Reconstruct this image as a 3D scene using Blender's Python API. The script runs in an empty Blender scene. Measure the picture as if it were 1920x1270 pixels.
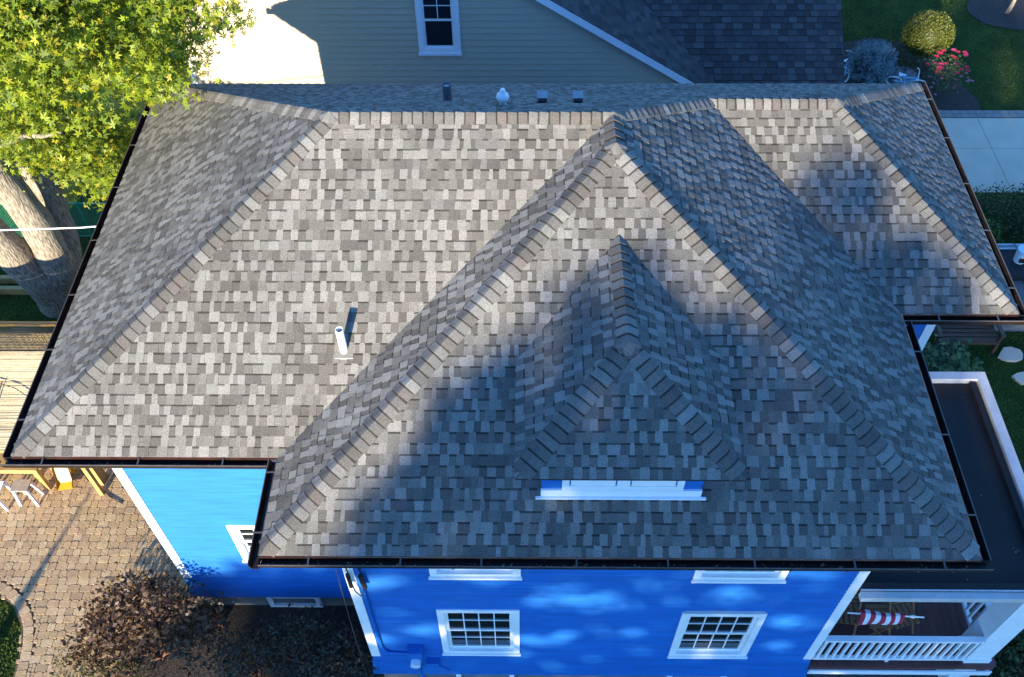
import bpy, math, random
import numpy as np
from mathutils import Vector, Matrix
random.seed(11); RNG = np.random.default_rng(7)
SC = bpy.context.scene
COL = SC.collection
R = math.radians

# ------------------------------------------------------------ camera
EAVE = 6.85
CAMP = Vector((-0.0239, -15.1592, 11.0161 + EAVE))
TH, RO, YA, FPX = 0.8933, -0.0117, 0.0192, 1759.3153
r_ = Vector((math.cos(YA), math.sin(YA), 0))
f_ = Vector((-math.sin(YA)*math.cos(TH), math.cos(YA)*math.cos(TH), -math.sin(TH)))
u_ = r_.cross(f_)
rx = r_*math.cos(RO) + u_*math.sin(RO)
ux = u_*math.cos(RO) - r_*math.sin(RO)
cam_d = bpy.data.cameras.new('camera'); cam = bpy.data.objects.new('camera', cam_d); COL.objects.link(cam)
cam.matrix_world = Matrix(((rx.x, ux.x, -f_.x, CAMP.x), (rx.y, ux.y, -f_.y, CAMP.y), (rx.z, ux.z, -f_.z, CAMP.z), (0, 0, 0, 1)))
cam_d.sensor_width = 36.0; cam_d.lens = FPX/1920*36; cam_d.clip_end = 1000
SC.camera = cam
def proj(p):            # photograph pixel of a world point, only used to rank pieces by their size in view
    d = Vector(p) - CAMP; w = d.dot(f_)
    return 960 + FPX*d.dot(rx)/w, 635 - FPX*d.dot(ux)/w

# ------------------------------------------------------------ light
SUN_K, SUN_T = 0.27, 0.235            # travel of light per metre of +Y: x shift and drop
ld = Vector((SUN_K, 1, -SUN_T)).normalized()
wd = bpy.data.worlds.new('World'); SC.world = wd; wd.use_nodes = True
nt = wd.node_tree; nt.nodes.clear()
sky = nt.nodes.new('ShaderNodeTexSky'); sky.sky_type = 'NISHITA'; sky.sun_disc = False
sky.sun_elevation = math.asin(-ld.z)
sky.sun_rotation = math.atan2(-ld.x, -ld.y)
sky.air_density = 1.0; sky.dust_density = 0.0; sky.ozone_density = 6.0
bg = nt.nodes.new('ShaderNodeBackground'); bg.inputs['Strength'].default_value = 0.15
wo = nt.nodes.new('ShaderNodeOutputWorld')
tint = nt.nodes.new('ShaderNodeMix'); tint.data_type = 'RGBA'; tint.blend_type = 'MULTIPLY'; tint.inputs[0].default_value = 1.0
tint.inputs[7].default_value = (0.88, 1.07, 1.22, 1)     # one even tint over the whole sky: the camera's warm white balance
nt.links.new(sky.outputs[0], tint.inputs[6]); nt.links.new(tint.outputs[2], bg.inputs[0]); nt.links.new(bg.outputs[0], wo.inputs[0])
sd = bpy.data.lights.new('sun', 'SUN'); sd.energy = 4.6; sd.angle = R(0.6); sd.color = (1.0, 0.87, 0.65)
sun = bpy.data.objects.new('sun', sd); COL.objects.link(sun)
sun.rotation_euler = ld.to_track_quat('-Z', 'Y').to_euler(); sun.location = (-12, -50, 30)
SC.view_settings.view_transform = 'Standard'; SC.view_settings.look = 'None'
SC.view_settings.exposure = 1.8; SC.view_settings.gamma = 1.0; SC.view_settings.use_curve_mapping = False

# ------------------------------------------------------------ materials
M = {}
def mat(name, col, rough=0.8, metal=0.0, noise=0.0, nscale=8.0, bump=0.0, bscale=40.0, attr=False, stretch=None, col2=None,
        spec=0.5, transl=0.0, detail=4.0, fine=0.0, fscale=200.0):
    m = bpy.data.materials.new(name); m.use_nodes = True; n = m.node_tree; L = n.links
    b = n.nodes['Principled BSDF']
    b.inputs['Roughness'].default_value = rough; b.inputs['Metallic'].default_value = metal
    b.inputs['Specular IOR Level'].default_value = spec
    tc = n.nodes.new('ShaderNodeTexCoord'); mp = n.nodes.new('ShaderNodeMapping')
    L.new(tc.outputs['Object'], mp.inputs['Vector'])
    if stretch: mp.inputs['Scale'].default_value = stretch
    if attr:
        a = n.nodes.new('ShaderNodeAttribute'); a.attribute_name = 'Col'; src = a.outputs['Color']
    else:
        c = n.nodes.new('ShaderNodeRGB'); c.outputs[0].default_value = (*col, 1); src = c.outputs[0]
    if noise or col2:
        t = n.nodes.new('ShaderNodeTexNoise'); t.inputs['Scale'].default_value = nscale; t.inputs['Detail'].default_value = detail
        L.new(mp.outputs[0], t.inputs['Vector'])
        if col2:
            rp = n.nodes.new('ShaderNodeMapRange'); rp.inputs[1].default_value = 0.35; rp.inputs[2].default_value = 0.65
            L.new(t.outputs['Fac'], rp.inputs[0])
            mx = n.nodes.new('ShaderNodeMix'); mx.data_type = 'RGBA'; mx.inputs[7].default_value = (*col2, 1)
            L.new(rp.outputs[0], mx.inputs[0]); L.new(src, mx.inputs[6]); src = mx.outputs[2]
        if noise:
            rp = n.nodes.new('ShaderNodeMapRange'); rp.inputs[1].default_value = 0.25; rp.inputs[2].default_value = 0.75
            rp.inputs[3].default_value = 1 - noise; rp.inputs[4].default_value = 1 + noise
            L.new(t.outputs['Fac'], rp.inputs[0])
            mx = n.nodes.new('ShaderNodeMix'); mx.data_type = 'RGBA'; mx.blend_type = 'MULTIPLY'; mx.inputs[0].default_value = 1
            L.new(src, mx.inputs[6]); L.new(rp.outputs[0], mx.inputs[7]); src = mx.outputs[2]
    if fine:
        t = n.nodes.new('ShaderNodeTexNoise'); t.inputs['Scale'].default_value = fscale; t.inputs['Detail'].default_value = 2
        L.new(tc.outputs['Object'], t.inputs['Vector'])
        rp = n.nodes.new('ShaderNodeMapRange'); rp.inputs[1].default_value = 0.3; rp.inputs[2].default_value = 0.7
        rp.inputs[3].default_value = 1 - fine; rp.inputs[4].default_value = 1 + fine
        L.new(t.outputs['Fac'], rp.inputs[0])
        mx = n.nodes.new('ShaderNodeMix'); mx.data_type = 'RGBA'; mx.blend_type = 'MULTIPLY'; mx.inputs[0].default_value = 1
        L.new(src, mx.inputs[6]); L.new(rp.outputs[0], mx.inputs[7]); src = mx.outputs[2]
    L.new(src, b.inputs['Base Color'])
    if bump:
        t = n.nodes.new('ShaderNodeTexNoise'); t.inputs['Scale'].default_value = bscale; t.inputs['Detail'].default_value = 5
        L.new(mp.outputs[0], t.inputs['Vector'])
        bn = n.nodes.new('ShaderNodeBump'); bn.inputs['Strength'].default_value = bump; bn.inputs['Distance'].default_value = 0.03
        L.new(t.outputs['Fac'], bn.inputs['Height']); L.new(bn.outputs[0], b.inputs['Normal'])
    if transl:
        out = n.nodes['Material Output']; tr = n.nodes.new('ShaderNodeBsdfTranslucent'); ms = n.nodes.new('ShaderNodeMixShader')
        ms.inputs[0].default_value = transl; L.new(src, tr.inputs[0]); L.new(b.outputs[0], ms.inputs[1]); L.new(tr.outputs[0], ms.inputs[2])
        L.new(ms.outputs[0], out.inputs[0])
    M[name] = m; return m

mat('shingle', (0.2, 0.19, 0.17), 0.95, attr=True, noise=0.12, nscale=0.8, fine=0.36, fscale=80, spec=0.2)
mat('roof_deck', (0.10, 0.095, 0.09), 0.95)
mat('blue_paint', (0.008, 0.122, 0.41), 0.55, noise=0.20, nscale=3, stretch=(0.5, 1, 5), bump=0.10, bscale=14, spec=0.35)
mat('white_paint', (0.80, 0.80, 0.79), 0.5, noise=0.05, nscale=4, fine=0.03, fscale=30)
mat('trim_grey', (0.50, 0.49, 0.47), 0.55, noise=0.12, nscale=3, fine=.05, fscale=30)
mat('glass', (0.010, 0.014, 0.014), 0.06, spec=0.6)
mat('blind', (0.06, 0.055, 0.055), 0.6)
mat('gutter', (0.020, 0.014, 0.012), 0.45, metal=0.3, noise=0.4, nscale=6)
mat('gutter_rim', (0.16, 0.13, 0.11), 0.5, metal=0.5, noise=0.3, nscale=9)
mat('copper', (0.55, 0.22, 0.12), 0.28, metal=1.0, noise=0.45, nscale=3)
mat('strap', (0.15, 0.13, 0.115), 0.45, metal=0.7)
mat('foundation', (0.13, 0.13, 0.135), 0.9, noise=0.2, nscale=4, bump=0.2)
mat('membrane', (0.012, 0.010, 0.009), 0.8, noise=0.35, nscale=2.5, bump=0.06, bscale=20, fine=0.2, fscale=60)
mat('deck_board', (0.10, 0.034, 0.026), 0.5, attr=True, noise=0.2, nscale=6, stretch=(6, .6, 1))
mat('chair_wood', (0.30, 0.13, 0.05), 0.6, noise=0.2, nscale=20)
mat('pvc', (0.82, 0.82, 0.80), 0.4)
mat('black', (0.012, 0.012, 0.013), 0.6)
mat('vent_grey', (0.10, 0.105, 0.11), 0.6, noise=.1)
mat('hood_grey', (0.24, 0.25, 0.25), 0.5, noise=.1)
mat('steel', (0.75, 0.76, 0.78), 0.3, metal=0.9)
mat('sage_siding', (0.45, 0.39, 0.28), 0.7, noise=0.06, nscale=5, stretch=(.4, 1, 6), bump=0.08, bscale=30)
mat('n_shingle', (0.06, 0.055, 0.055), 0.95, attr=True, fine=0.3, fscale=80, spec=0.2)
mat('paver', (0.34, 0.25, 0.16), 0.9, attr=True, noise=0.15, nscale=10, bump=0.35, bscale=35, fine=0.15, fscale=120)
mat('sand_joint', (0.15, 0.105, 0.064), 1.0, noise=0.3, nscale=20)
mat('lawn', (0.055, 0.085, 0.016), 1.0, col2=(0.035, 0.060, 0.012), nscale=1.6, fine=0.55, fscale=28, bump=0.9, bscale=45, spec=0.1)
mat('grass', (0.06, 0.1, 0.02), 0.8, attr=True, transl=0.25, spec=0.2)
mat('mulch', (0.030, 0.022, 0.018), 1.0, col2=(0.050, 0.036, 0.028), nscale=14, bump=1.0, bscale=40, fine=0.4, fscale=60)
mat('gravel', (0.12, 0.11, 0.10), 1.0, col2=(0.03, 0.03, 0.03), nscale=40, bump=1.0, bscale=60)
mat('concrete', (0.66, 0.51, 0.35), 0.9, noise=0.10, nscale=1.5, fine=0.06, fscale=50, bump=0.05)
mat('bark', (0.33, 0.29, 0.22), 0.95, col2=(0.12, 0.098, 0.072), nscale=9, stretch=(3.2, 3.2, 0.6), bump=1.0, bscale=9)
mat('maple_leaf', (0.2, 0.2, 0.03), 0.5, attr=True, transl=0.42, spec=0.35)
mat('leaf', (0.1, 0.1, 0.03), 0.55, attr=True, transl=0.25, spec=0.4)
mat('needle', (0.1, 0.1, 0.03), 0.6, attr=True, transl=0.1, spec=0.3)
mat('petal', (0.8, 0.03, 0.10), 0.5, attr=True, transl=0.2)
mat('reed', (0.52, 0.38, 0.19), 0.85, attr=True, noise=0.3, nscale=5, stretch=(.6, 8, 8), fine=.2, fscale=40)
mat('pine_wood', (0.42, 0.25, 0.08), 0.6, noise=0.2, nscale=5, stretch=(1, 1, .3))
mat('grey_wood', (0.30, 0.25, 0.19), 0.8, noise=0.2, nscale=10)
mat('brown_wood', (0.13, 0.055, 0.028), 0.6, noise=0.25, nscale=8)
mat('yellow_plastic', (0.50, 0.27, 0.01), 0.4)
mat('green_plastic', (0.10, 0.38, 0.20), 0.4)
mat('green_metal', (0.015, 0.22, 0.12), 0.5)
mat('boulder', (0.24, 0.23, 0.21), 0.95, col2=(0.10, 0.095, 0.09), nscale=5, bump=0.8, bscale=12)
mat('pale_blue', (0.16, 0.46, 0.66), 0.4)
mat('tyre_white', (0.72, 0.70, 0.72), 0.6)
mat('bucket_white', (0.62, 0.68, 0.74), 0.4)
mat('flag_cloth', (0.8, 0.8, 0.8), 0.8, attr=True, transl=0.15)
mat('brown_metal', (0.13, 0.095, 0.085), 0.6, noise=0.3, nscale=2)
mat('aluminium', (0.52, 0.54, 0.55), 0.5, metal=0.3, noise=0.15, nscale=12)

# ------------------------------------------------------------ helpers
class MB:
    def __init__(s): s.v = []; s.f = []; s.c = []
    def poly(s, pts, col=(0.5, 0.5, 0.5)):
        i = len(s.v); s.v += [tuple(p) for p in pts]; s.c += [col]*len(pts); s.f.append(tuple(range(i, i+len(pts))))
        return s
    def box(s, x0, y0, z0, x1, y1, z1, col=(0.5, 0.5, 0.5)):
        P = [(x0,y0,z0),(x1,y0,z0),(x1,y1,z0),(x0,y1,z0),(x0,y0,z1),(x1,y0,z1),(x1,y1,z1),(x0,y1,z1)]
        for f in ((0,3,2,1),(4,5,6,7),(0,1,5,4),(1,2,6,5),(2,3,7,6),(3,0,4,7)): s.poly([P[k] for k in f], col)
        return s
    def beam(s, a, b, w, h=None, col=(0.5, 0.5, 0.5), up=(0, 0, 1)):
        a = Vector(a); b = Vector(b); h = h or w; d = (b-a).normalized(); up = Vector(up)
        if abs(d.dot(up)) > .98: up = Vector((0, 1, 0))
        x = d.cross(up).normalized()*(w/2); y = x.cross(d).normalized()*(h/2)
        A = [a-x-y, a+x-y, a+x+y, a-x+y]; B = [b-x-y, b+x-y, b+x+y, b-x+y]
        for k in range(4): s.poly([A[k], A[(k+1)%4], B[(k+1)%4], B[k]], col)
        s.poly(A[::-1], col); s.poly(B, col); return s
    def tube(s, pts, rad, n=8, col=(0.5, 0.5, 0.5), cap=True):
        pts = [Vector(p) for p in pts]; rads = rad if isinstance(rad, (list, tuple)) else [rad]*len(pts)
        rings = []; prev = None
        for i, p in enumerate(pts):
            d = (pts[min(i+1, len(pts)-1)] - pts[max(i-1, 0)]).normalized()
            if prev is None: x = d.orthogonal().normalized()
            else:
                x = (prev - d*prev.dot(d)).normalized()
            prev = x; y = d.cross(x)
            rings.append([p + (x*math.cos(2*math.pi*k/n) + y*math.sin(2*math.pi*k/n))*rads[i] for k in range(n)])
        b = len(s.v)
        for rg in rings: s.v += [tuple(q) for q in rg]; s.c += [col]*n
        for i in range(len(rings)-1):
            for k in range(n): s.f.append((b+i*n+k, b+i*n+(k+1)%n, b+(i+1)*n+(k+1)%n, b+(i+1)*n+k))
        if cap: s.f.append(tuple(b+k for k in range(n))[::-1]); s.f.append(tuple(b+(len(rings)-1)*n+k for k in range(n)))
        return s
    def lathe(s, prof, c, n=20, col=(0.5, 0.5, 0.5)):
        b = len(s.v); c = Vector(c)
        for rr, z in prof:
            for k in range(n):
                t = 2*math.pi*k/n; s.v.append((c.x+rr*math.cos(t), c.y+rr*math.sin(t), c.z+z)); s.c.append(col)
        for i in range(len(prof)-1):
            for k in range(n): s.f.append((b+i*n+k, b+i*n+(k+1)%n, b+(i+1)*n+(k+1)%n, b+(i+1)*n+k))
        return s
    def prism(s, poly2, z0, z1, col=(0.5, 0.5, 0.5)):
        n = len(poly2)
        s.poly([(x, y, z1) for x, y in poly2], col); s.poly([(x, y, z0) for x, y in poly2][::-1], col)
        for k in range(n):
            a = poly2[k]; b = poly2[(k+1)%n]; s.poly([(a[0],a[1],z0),(b[0],b[1],z0),(b[0],b[1],z1),(a[0],a[1],z1)], col)
        return s
    def build(s, name, m, parent=None, smooth=False, kind=None, label=None):
        me = bpy.data.meshes.new(name); me.from_pydata(s.v, [], s.f)
        ca = me.color_attributes.new('Col', 'FLOAT_COLOR', 'POINT')
        arr = np.ones((len(s.v), 4), np.float32); arr[:, :3] = np.array(s.c, np.float32).reshape(-1, 3)
        ca.data.foreach_set('color', arr.ravel())
        if smooth: me.polygons.foreach_set('use_smooth', [True]*len(me.polygons))
        me.materials.append(M[m])
        o = bpy.data.objects.new(name, me); COL.objects.link(o)
        if parent is not None:
            o.parent = parent; o.matrix_parent_inverse = Matrix.Translation(-Vector(parent_world(parent)))
        if kind: o['kind'] = kind
        if label: o['label'] = label
        return o
def parent_world(p):
    v = Vector((0, 0, 0))
    while p is not None:
        v += Vector(p.location); p2 = p.parent
        if p2 is not None: v += p.matrix_parent_inverse.translation
        p = p2
    return v
def tag(o, label, cat, group=None, kind=None):
    o['label'] = label; o['category'] = cat
    if group: o['group'] = group
    if kind: o['kind'] = kind
    return o
def thing(name, label, cat, loc=(0, 0, 0), group=None):
    o = bpy.data.objects.new(name, None); COL.objects.link(o); o.location = loc; o.empty_display_size = .3
    return tag(o, label, cat, group)
def struct(o): o['kind'] = 'structure'; return o
def clip(poly, cvx):            # Sutherland-Hodgman in 2D, cvx counter-clockwise
    out = poly
    for i in range(len(cvx)):
        ax, ay = cvx[i]; bx, by = cvx[(i+1) % len(cvx)]
        inp = out; out = []
        if not inp: break
        def side(p): return (bx-ax)*(p[1]-ay) - (by-ay)*(p[0]-ax)
        for j in range(len(inp)):
            p = inp[j]; q = inp[(j+1) % len(inp)]; sp = side(p); sq = side(q)
            if sp >= 0: out.append(p)
            if (sp >= 0) != (sq >= 0):
                t = sp/(sp-sq); out.append((p[0]+t*(q[0]-p[0]), p[1]+t*(q[1]-p[1])))
    return out
def area2(p): return 0.5*sum(p[i][0]*p[(i+1)%len(p)][1]-p[(i+1)%len(p)][0]*p[i][1] for i in range(len(p)))
def jit(c, a=.06, h=.015):
    k = 1 + random.uniform(-a, a); return tuple(max(0, x*k*(1+random.uniform(-h, h))) for x in c)

# ---- leaves: many small lobed faces, one mesh for a crown
def tmpl_maple():
    V = [(0, 0, 0)]; F = []
    for ang, ln, wd_ in ((90, 1.1, .17), (42, .95, .15), (138, .95, .15), (-8, .6, .13), (188, .6, .13)):
        a = math.radians(ang); d = (math.cos(a), math.sin(a)); n = (-d[1], d[0]); i = len(V)
        V += [(d[0]*.48*ln+n[0]*wd_, d[1]*.48*ln+n[1]*wd_, .05), (d[0]*ln, d[1]*ln, -.10*ln), (d[0]*.48*ln-n[0]*wd_, d[1]*.48*ln-n[1]*wd_, .05)]
        F.append((0, i+2, i+1, i))
    return np.array(V), F
def tmpl_leaf(w=.42): return np.array([(0, 0, 0), (w/2, .5, .08), (0, 1, -.05), (-w/2, .5, .08)]), [(0, 1, 2, 3)]
def leaves(name, P, size, bias, colfun, m, parent, tmpl, spread=0.8, kind=None):
    P = np.asarray(P, float); N = len(P); V, F = tmpl
    nrm = RNG.normal(size=(N, 3)); nrm /= np.linalg.norm(nrm, axis=1)[:, None]
    b = np.asarray(bias, float)
    nn = b*(1) + nrm*spread; nn /= np.linalg.norm(nn, axis=1)[:, None]
    t = RNG.normal(size=(N, 3)); t -= nn*(t*nn).sum(1)[:, None]; t /= np.linalg.norm(t, axis=1)[:, None]
    bt = np.cross(nn, t)
    sz = size*(0.45+1.0*RNG.random(N))
    W = P[:, None, :] + sz[:, None, None]*(V[None, :, 0, None]*t[:, None, :] + V[None, :, 1, None]*bt[:, None, :] + V[None, :, 2, None]*nn[:, None, :])
    nv = len(V); vs = W.reshape(-1, 3)
    me = bpy.data.meshes.new(name)
    k = len(F[0]); Fa = np.array(F)
    idx = (np.arange(N)[:, None, None]*nv + Fa[None]).reshape(-1)
    nf = N*len(F)
    me.vertices.add(len(vs)); me.vertices.foreach_set('co', vs.astype(np.float32).ravel())
    me.loops.add(nf*k); me.loops.foreach_set('vertex_index', idx.astype(np.int32))
    me.polygons.add(nf); me.polygons.foreach_set('loop_start', (np.arange(nf)*k).astype(np.int32))
    me.update(calc_edges=True)
    C = colfun(P, N); arr = np.ones((N, nv, 4), np.float32); arr[:, :, :3] = C[:, None, :]
    me.color_attributes.new('Col', 'FLOAT_COLOR', 'POINT').data.foreach_set('color', arr.ravel())
    me.materials.append(M[m]); me.validate()
    o = bpy.data.objects.new(name, me); COL.objects.link(o)
    if parent is not None: o.parent = parent; o.matrix_parent_inverse = Matrix.Translation(-Vector(parent_world(parent)))
    if kind: o['kind'] = kind
    return o
def palette(cols, w=None, j=.15):
    cols = np.array(cols)
    def f(P, N):
        c = cols[RNG.choice(len(cols), N, p=w)]; return np.clip(c*(1+RNG.normal(size=(N, 1))*j), .002, 1)
    return f
def in_ell(n, c, r, shell=.0):
    d = RNG.normal(size=(n, 3)); d /= np.linalg.norm(d, axis=1)[:, None]
    rr = (shell**3 + (1-shell**3)*RNG.random(n))**(1/3)
    return np.array(c) + d*rr[:, None]*np.array(r)
def clusters(C, n, rad, flat=.6):
    d = RNG.normal(size=(len(C), n, 3)); d[..., 2] *= flat
    return (np.asarray(C)[:, None, :] + d*rad).reshape(-1, 3)

# ------------------------------------------------------------ ground
g = MB(); g.poly([(-300, -300, -0.02), (300, -300, -0.02), (300, 300, -0.02), (-300, 300, -0.02)])
struct(g.build('ground', 'lawn'))

# ------------------------------------------------------------ our house
xL, yB, yF1, yF2, yF0, xw1, xw2, xR = -7.0594, 0.0, -8.4, -5.7812, -9.8527, -3.379, 5.7623, 7.564
y1, h1, xr0, xm, yWA, y2, xr1 = -4.4852, 2.7636, -2.7488, 1.2226, -5.1537, -2.8108, 4.9354
Z = EAVE; h2 = h1/-y1*-y2; sw = h1/(xw2-xm); sf = h1/(yWA-yF0)
P = {'FL': (xL, yF1, Z), 'BL': (xL, 0, Z), 'BR': (xR, 0, Z), 'FR': (xR, yF2, Z), 'VR': (xw2, yF2, Z), 'WR': (xw2, yF0, Z),
     'WL': (xw1, yF0, Z), 'VL': (xw1, yF1, Z), 'RL0': (xr0, y1, Z+h1), 'WA': (xm, yWA, Z+h1), 'WB': (xm, y1, Z+h1),
     'RR0': (xw2-h2/sw, y2, Z+h2), 'RR1': (xr1, y2, Z+h2)}
P = {k: Vector(v) for k, v in P.items()}
P['BM'] = Vector((P['RR0'].x, 0, Z))
DXL, DXR, DXM, DYE, DZE, DY0, DZ = -0.118, 2.624, 1.25, -9.46, Z+1.266, -8.08, Z+2.124
dyb = yF0 + 1.266/sf; dyr = yF0 + 2.124/sf
P.update({k: Vector(v) for k, v in {'DL': (DXL, DYE, DZE), 'DR': (DXR, DYE, DZE), 'D0': (DXM, DY0, DZ), 'D1': (DXM, dyr, DZ), 'DLB': (DXL, dyb, DZE), 'DRB': (DXR, dyb, DZE)}.items()})
SLOPES = [('FL', 'VL', 'WB', 'RL0'), ('BL', 'FL', 'RL0'), ('VL', 'WL', 'WA', 'WB'), ('WL', 'WR', 'WA'), ('WR', 'VR', 'RR0', 'WB', 'WA'),
          ('VR', 'FR', 'RR1', 'RR0'), ('FR', 'BR', 'RR1'), ('BM', 'BL', 'RL0', 'WB', 'RR0'), ('BR', 'BM', 'RR0', 'RR1'),
          ('DLB', 'DL', 'D0', 'D1'), ('DL', 'DR', 'D0'), ('DR', 'DRB', 'D1', 'D0')]
house = thing('house', 'blue two storey house with grey shingled hip roof in the middle', 'house', (0, 0, 0))
rd = MB()
for s in SLOPES: rd.poly([P[k] - Vector((0, 0, .004)) for k in s])
foot = ['FL', 'VL', 'WL', 'WR', 'VR', 'FR', 'BR', 'BL']
roof = rd.build('roof', 'roof_deck', house, label='grey laminated shingle hip roof with a small dormer')
so = MB(); so.poly([P[k]-Vector((0, 0, .17)) for k in foot][::-1])
for i in range(8):
    a, b = P[foot[i]], P[foot[(i+1) % 8]]
    so.poly([a-Vector((0, 0, .17)), b-Vector((0, 0, .17)), b-Vector((0, 0, .006)), a-Vector((0, 0, .006))])
so.build('soffit', 'white_paint', house)

LIGHT, MIDL, MID, DARK = (0.182, 0.175, 0.158), (0.136, 0.130, 0.116), (0.108, 0.102, 0.090), (0.084, 0.079, 0.070)
def shingle_pieces(pts, expo=0.143, cols=(LIGHT, MIDL, MID, DARK), wts=(.27, .27, .26, .20), widths=(.06, .085, .095, .10, .105, .115, .15), raise_=(.004, .011), skip=None, band=True, gap=0.0):
    o = pts[0]; n = Vector((0, 0, 0))
    for i in range(len(pts)): a = pts[i]; b = pts[(i+1) % len(pts)]; n += Vector((a.y*b.z-a.z*b.y, a.z*b.x-a.x*b.z, a.x*b.y-a.y*b.x))
    n.normalize(); u = (pts[1]-pts[0]).normalized(); v = n.cross(u)
    P2 = [((p-o).dot(u), (p-o).dot(v)) for p in pts]
    u0 = min(p[0] for p in P2); u1 = max(p[0] for p in P2); vm = max(p[1] for p in P2)
    res = []
    for r in range(int(vm/expo)+1):
        va, vb = r*expo, (r+1)*expo + .004
        x = u0 - random.uniform(0, .25); xt = x; tooth = random.random() < .5
        while x < u1:
            w = random.choice(widths); sl = random.choice((0, 0, .008, -.008, .012))
            nx = x + w; nxt = nx + (sl if w > .07 else 0); tooth = not tooth
            rect = [(x+gap, va), (nx-gap, va), (nxt-gap, vb), (xt+gap, vb)]
            pl = clip(rect, P2)
            x0_, xt0 = x, xt; x, xt = nx, nxt
            if len(pl) < 3 or area2(pl) < 2e-4: continue
            cu = sum(p[0] for p in pl)/len(pl); cv = sum(p[1] for p in pl)/len(pl)
            c3 = o + u*cu + v*cv
            if skip and skip(c3): continue
            hb = raise_[1] if tooth else raise_[0]
            hb += random.uniform(-.001, .0015)
            ww = list(wts)
            if tooth: ww = [ww[0]*1.9, ww[1]*1.2, ww[2]*.6, ww[3]*.3]
            else: ww = [ww[0]*.15, ww[1]*.6, ww[2]*1.3, ww[3]*1.8]
            ci = random.choices(range(4), ww)[0]; col = jit(cols[ci], .09)
            def to3(p): 
                t = (p[1]-va)/(vb-va); return o + u*p[0] + v*p[1] + n*(hb*(1-t) + .0012*t)
            faces = [([to3(p) for p in pl], col)]
            for k in range(len(pl)):
                a = pl[k]; b = pl[(k+1) % len(pl)]
                if a[1] > vb-.006 and b[1] > vb-.006: continue
                A, B = to3(a), to3(b)
                faces.append(([o+u*a[0]+v*a[1], o+u*b[0]+v*b[1], B, A], tuple(c*.55 for c in col)))
            if band and not tooth and random.random() < .72 or (band and random.random() < .12):
                bh = random.uniform(.020, .030)       # printed dark granule band along the top of the lower ply
                bp = clip([(x0_-.004, va+expo-bh), (x+.004, va+expo-bh), (xt+.004, va+expo+.001), (xt0-.004, va+expo+.001)], P2)
                if len(bp) >= 3 and area2(bp) > 5e-5:
                    def tb(p):
                        return to3(p) + n*.0016
                    faces.append(([tb(p) for p in bp], tuple(c*.36 for c in col)))
            q = [proj(p) for p in faces[0][0]]
            A_ = abs(area2(q))
            res.append((A_, faces, c3))
    return res
def in_dormer(c): return DXL+.12 < c.x < DXR-.12 and c.y > -9.14 and c.z < DZ and c.y < dyb-.0 or (c.y >= dyb and abs(c.x-DXM) < (dyr-c.y)/(dyr-dyb)*1.33-.15 and c.y < dyr and c.y > -9.2 and DXL < c.x < DXR)
pieces = []
for s in SLOPES:
    back = s[0] in ('BM', 'BR') and s[1] in ('BL', 'BM')
    pieces += shingle_pieces([P[k] for k in s], skip=in_dormer if s == ('WL', 'WR', 'WA') else None)
def vis(c):
    x, y = proj(c); return 0 < x < 1920 and 0 < y < 1270
def ncov(c): return (Vector(c)-Vector((1.25, -9.1, c.z))).length < .0
pieces.sort(key=lambda t: -t[0] if vis(t[2]) else 0)
def emit(pieces, name, m, parent, nmax, rest=None):
    for A_, faces, c in pieces[:nmax]:
        b = MB()
        for f, c_ in faces: b.poly(f, c_)
        b.build(name, m, parent)
    b = MB()
    for A_, faces, c in pieces[nmax:]:
        for f, c_ in faces: b.poly(f, c_)
    if b.v: b.build(rest or name+'_courses', m, parent, kind='stuff')
emit(pieces, 'shingle', 'shingle', roof, 300, 'shingle_courses')

# ridge and hip caps
def plane_dir(a, b, away):      # unit vector perpendicular to the hip line lying in the slope that holds point `away`
    d = (b-a).normalized(); w = away-a; return (w - d*w.dot(d)).normalized()
def caps(a, b, la, lb, width=.15, expo=.142, step=0):
    L_ = (b-a).length; d = (b-a)/L_; s1 = plane_dir(a, b, la); s2 = plane_dir(a, b, lb)
    n1 = d.cross(s1); n1 = n1 if n1.z > 0 else -n1; n2 = d.cross(s2); n2 = n2 if n2.z > 0 else -n2
    nu = (n1+n2).normalized(); out = []
    k = int(L_/expo); ex = L_/max(k, 1)
    for i in range(k):
        p = a + d*(i*ex); q = a + d*((i+1)*ex + .012)
        col = jit(random.choices([LIGHT, MIDL, MID, (0.118, 0.104, 0.090), (.098, .090, .079)], (.18, .28, .22, .20, .12))[0], .11)
        w = width*random.uniform(.95, 1.04); sk = random.uniform(-.008, .008); rz = .029 + random.uniform(-.003, .006)
        lo, hi = rz, .010
        def ring(c, h, ww, sft):
            return [c + s1*ww + n1*h*.7 + d*sft, c + s1*ww*.30 + n1*h + nu*.004, c + nu*(h+.004), c + s2*ww*.30 + n2*h + nu*.004, c + s2*ww + n2*h*.7 - d*sft]
        A = ring(p, lo, w, sk); B = ring(q, hi, w, sk); A0 = ring(p, .0, w, sk); B0 = ring(q, -.004, w, sk)
        T = [A[j] + (B[j]-A[j])*.77 + nu*.0006 for j in range(5)]
        faces = []
        for j in range(4):
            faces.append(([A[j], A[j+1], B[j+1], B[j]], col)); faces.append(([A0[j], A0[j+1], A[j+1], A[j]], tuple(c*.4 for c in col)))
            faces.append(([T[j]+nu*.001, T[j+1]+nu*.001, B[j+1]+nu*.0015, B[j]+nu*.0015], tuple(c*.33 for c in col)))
        faces.append(([A0[0], A[0], B[0], B0[0]], col)); faces.append(([A0[4], B0[4], B[4], A[4]], col))
        q4 = [proj(x) for x in (A[0], A[4], B[4], B[0])]
        out.append((abs(area2(q4)), faces, p))
    return out
CAPS = []
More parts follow.
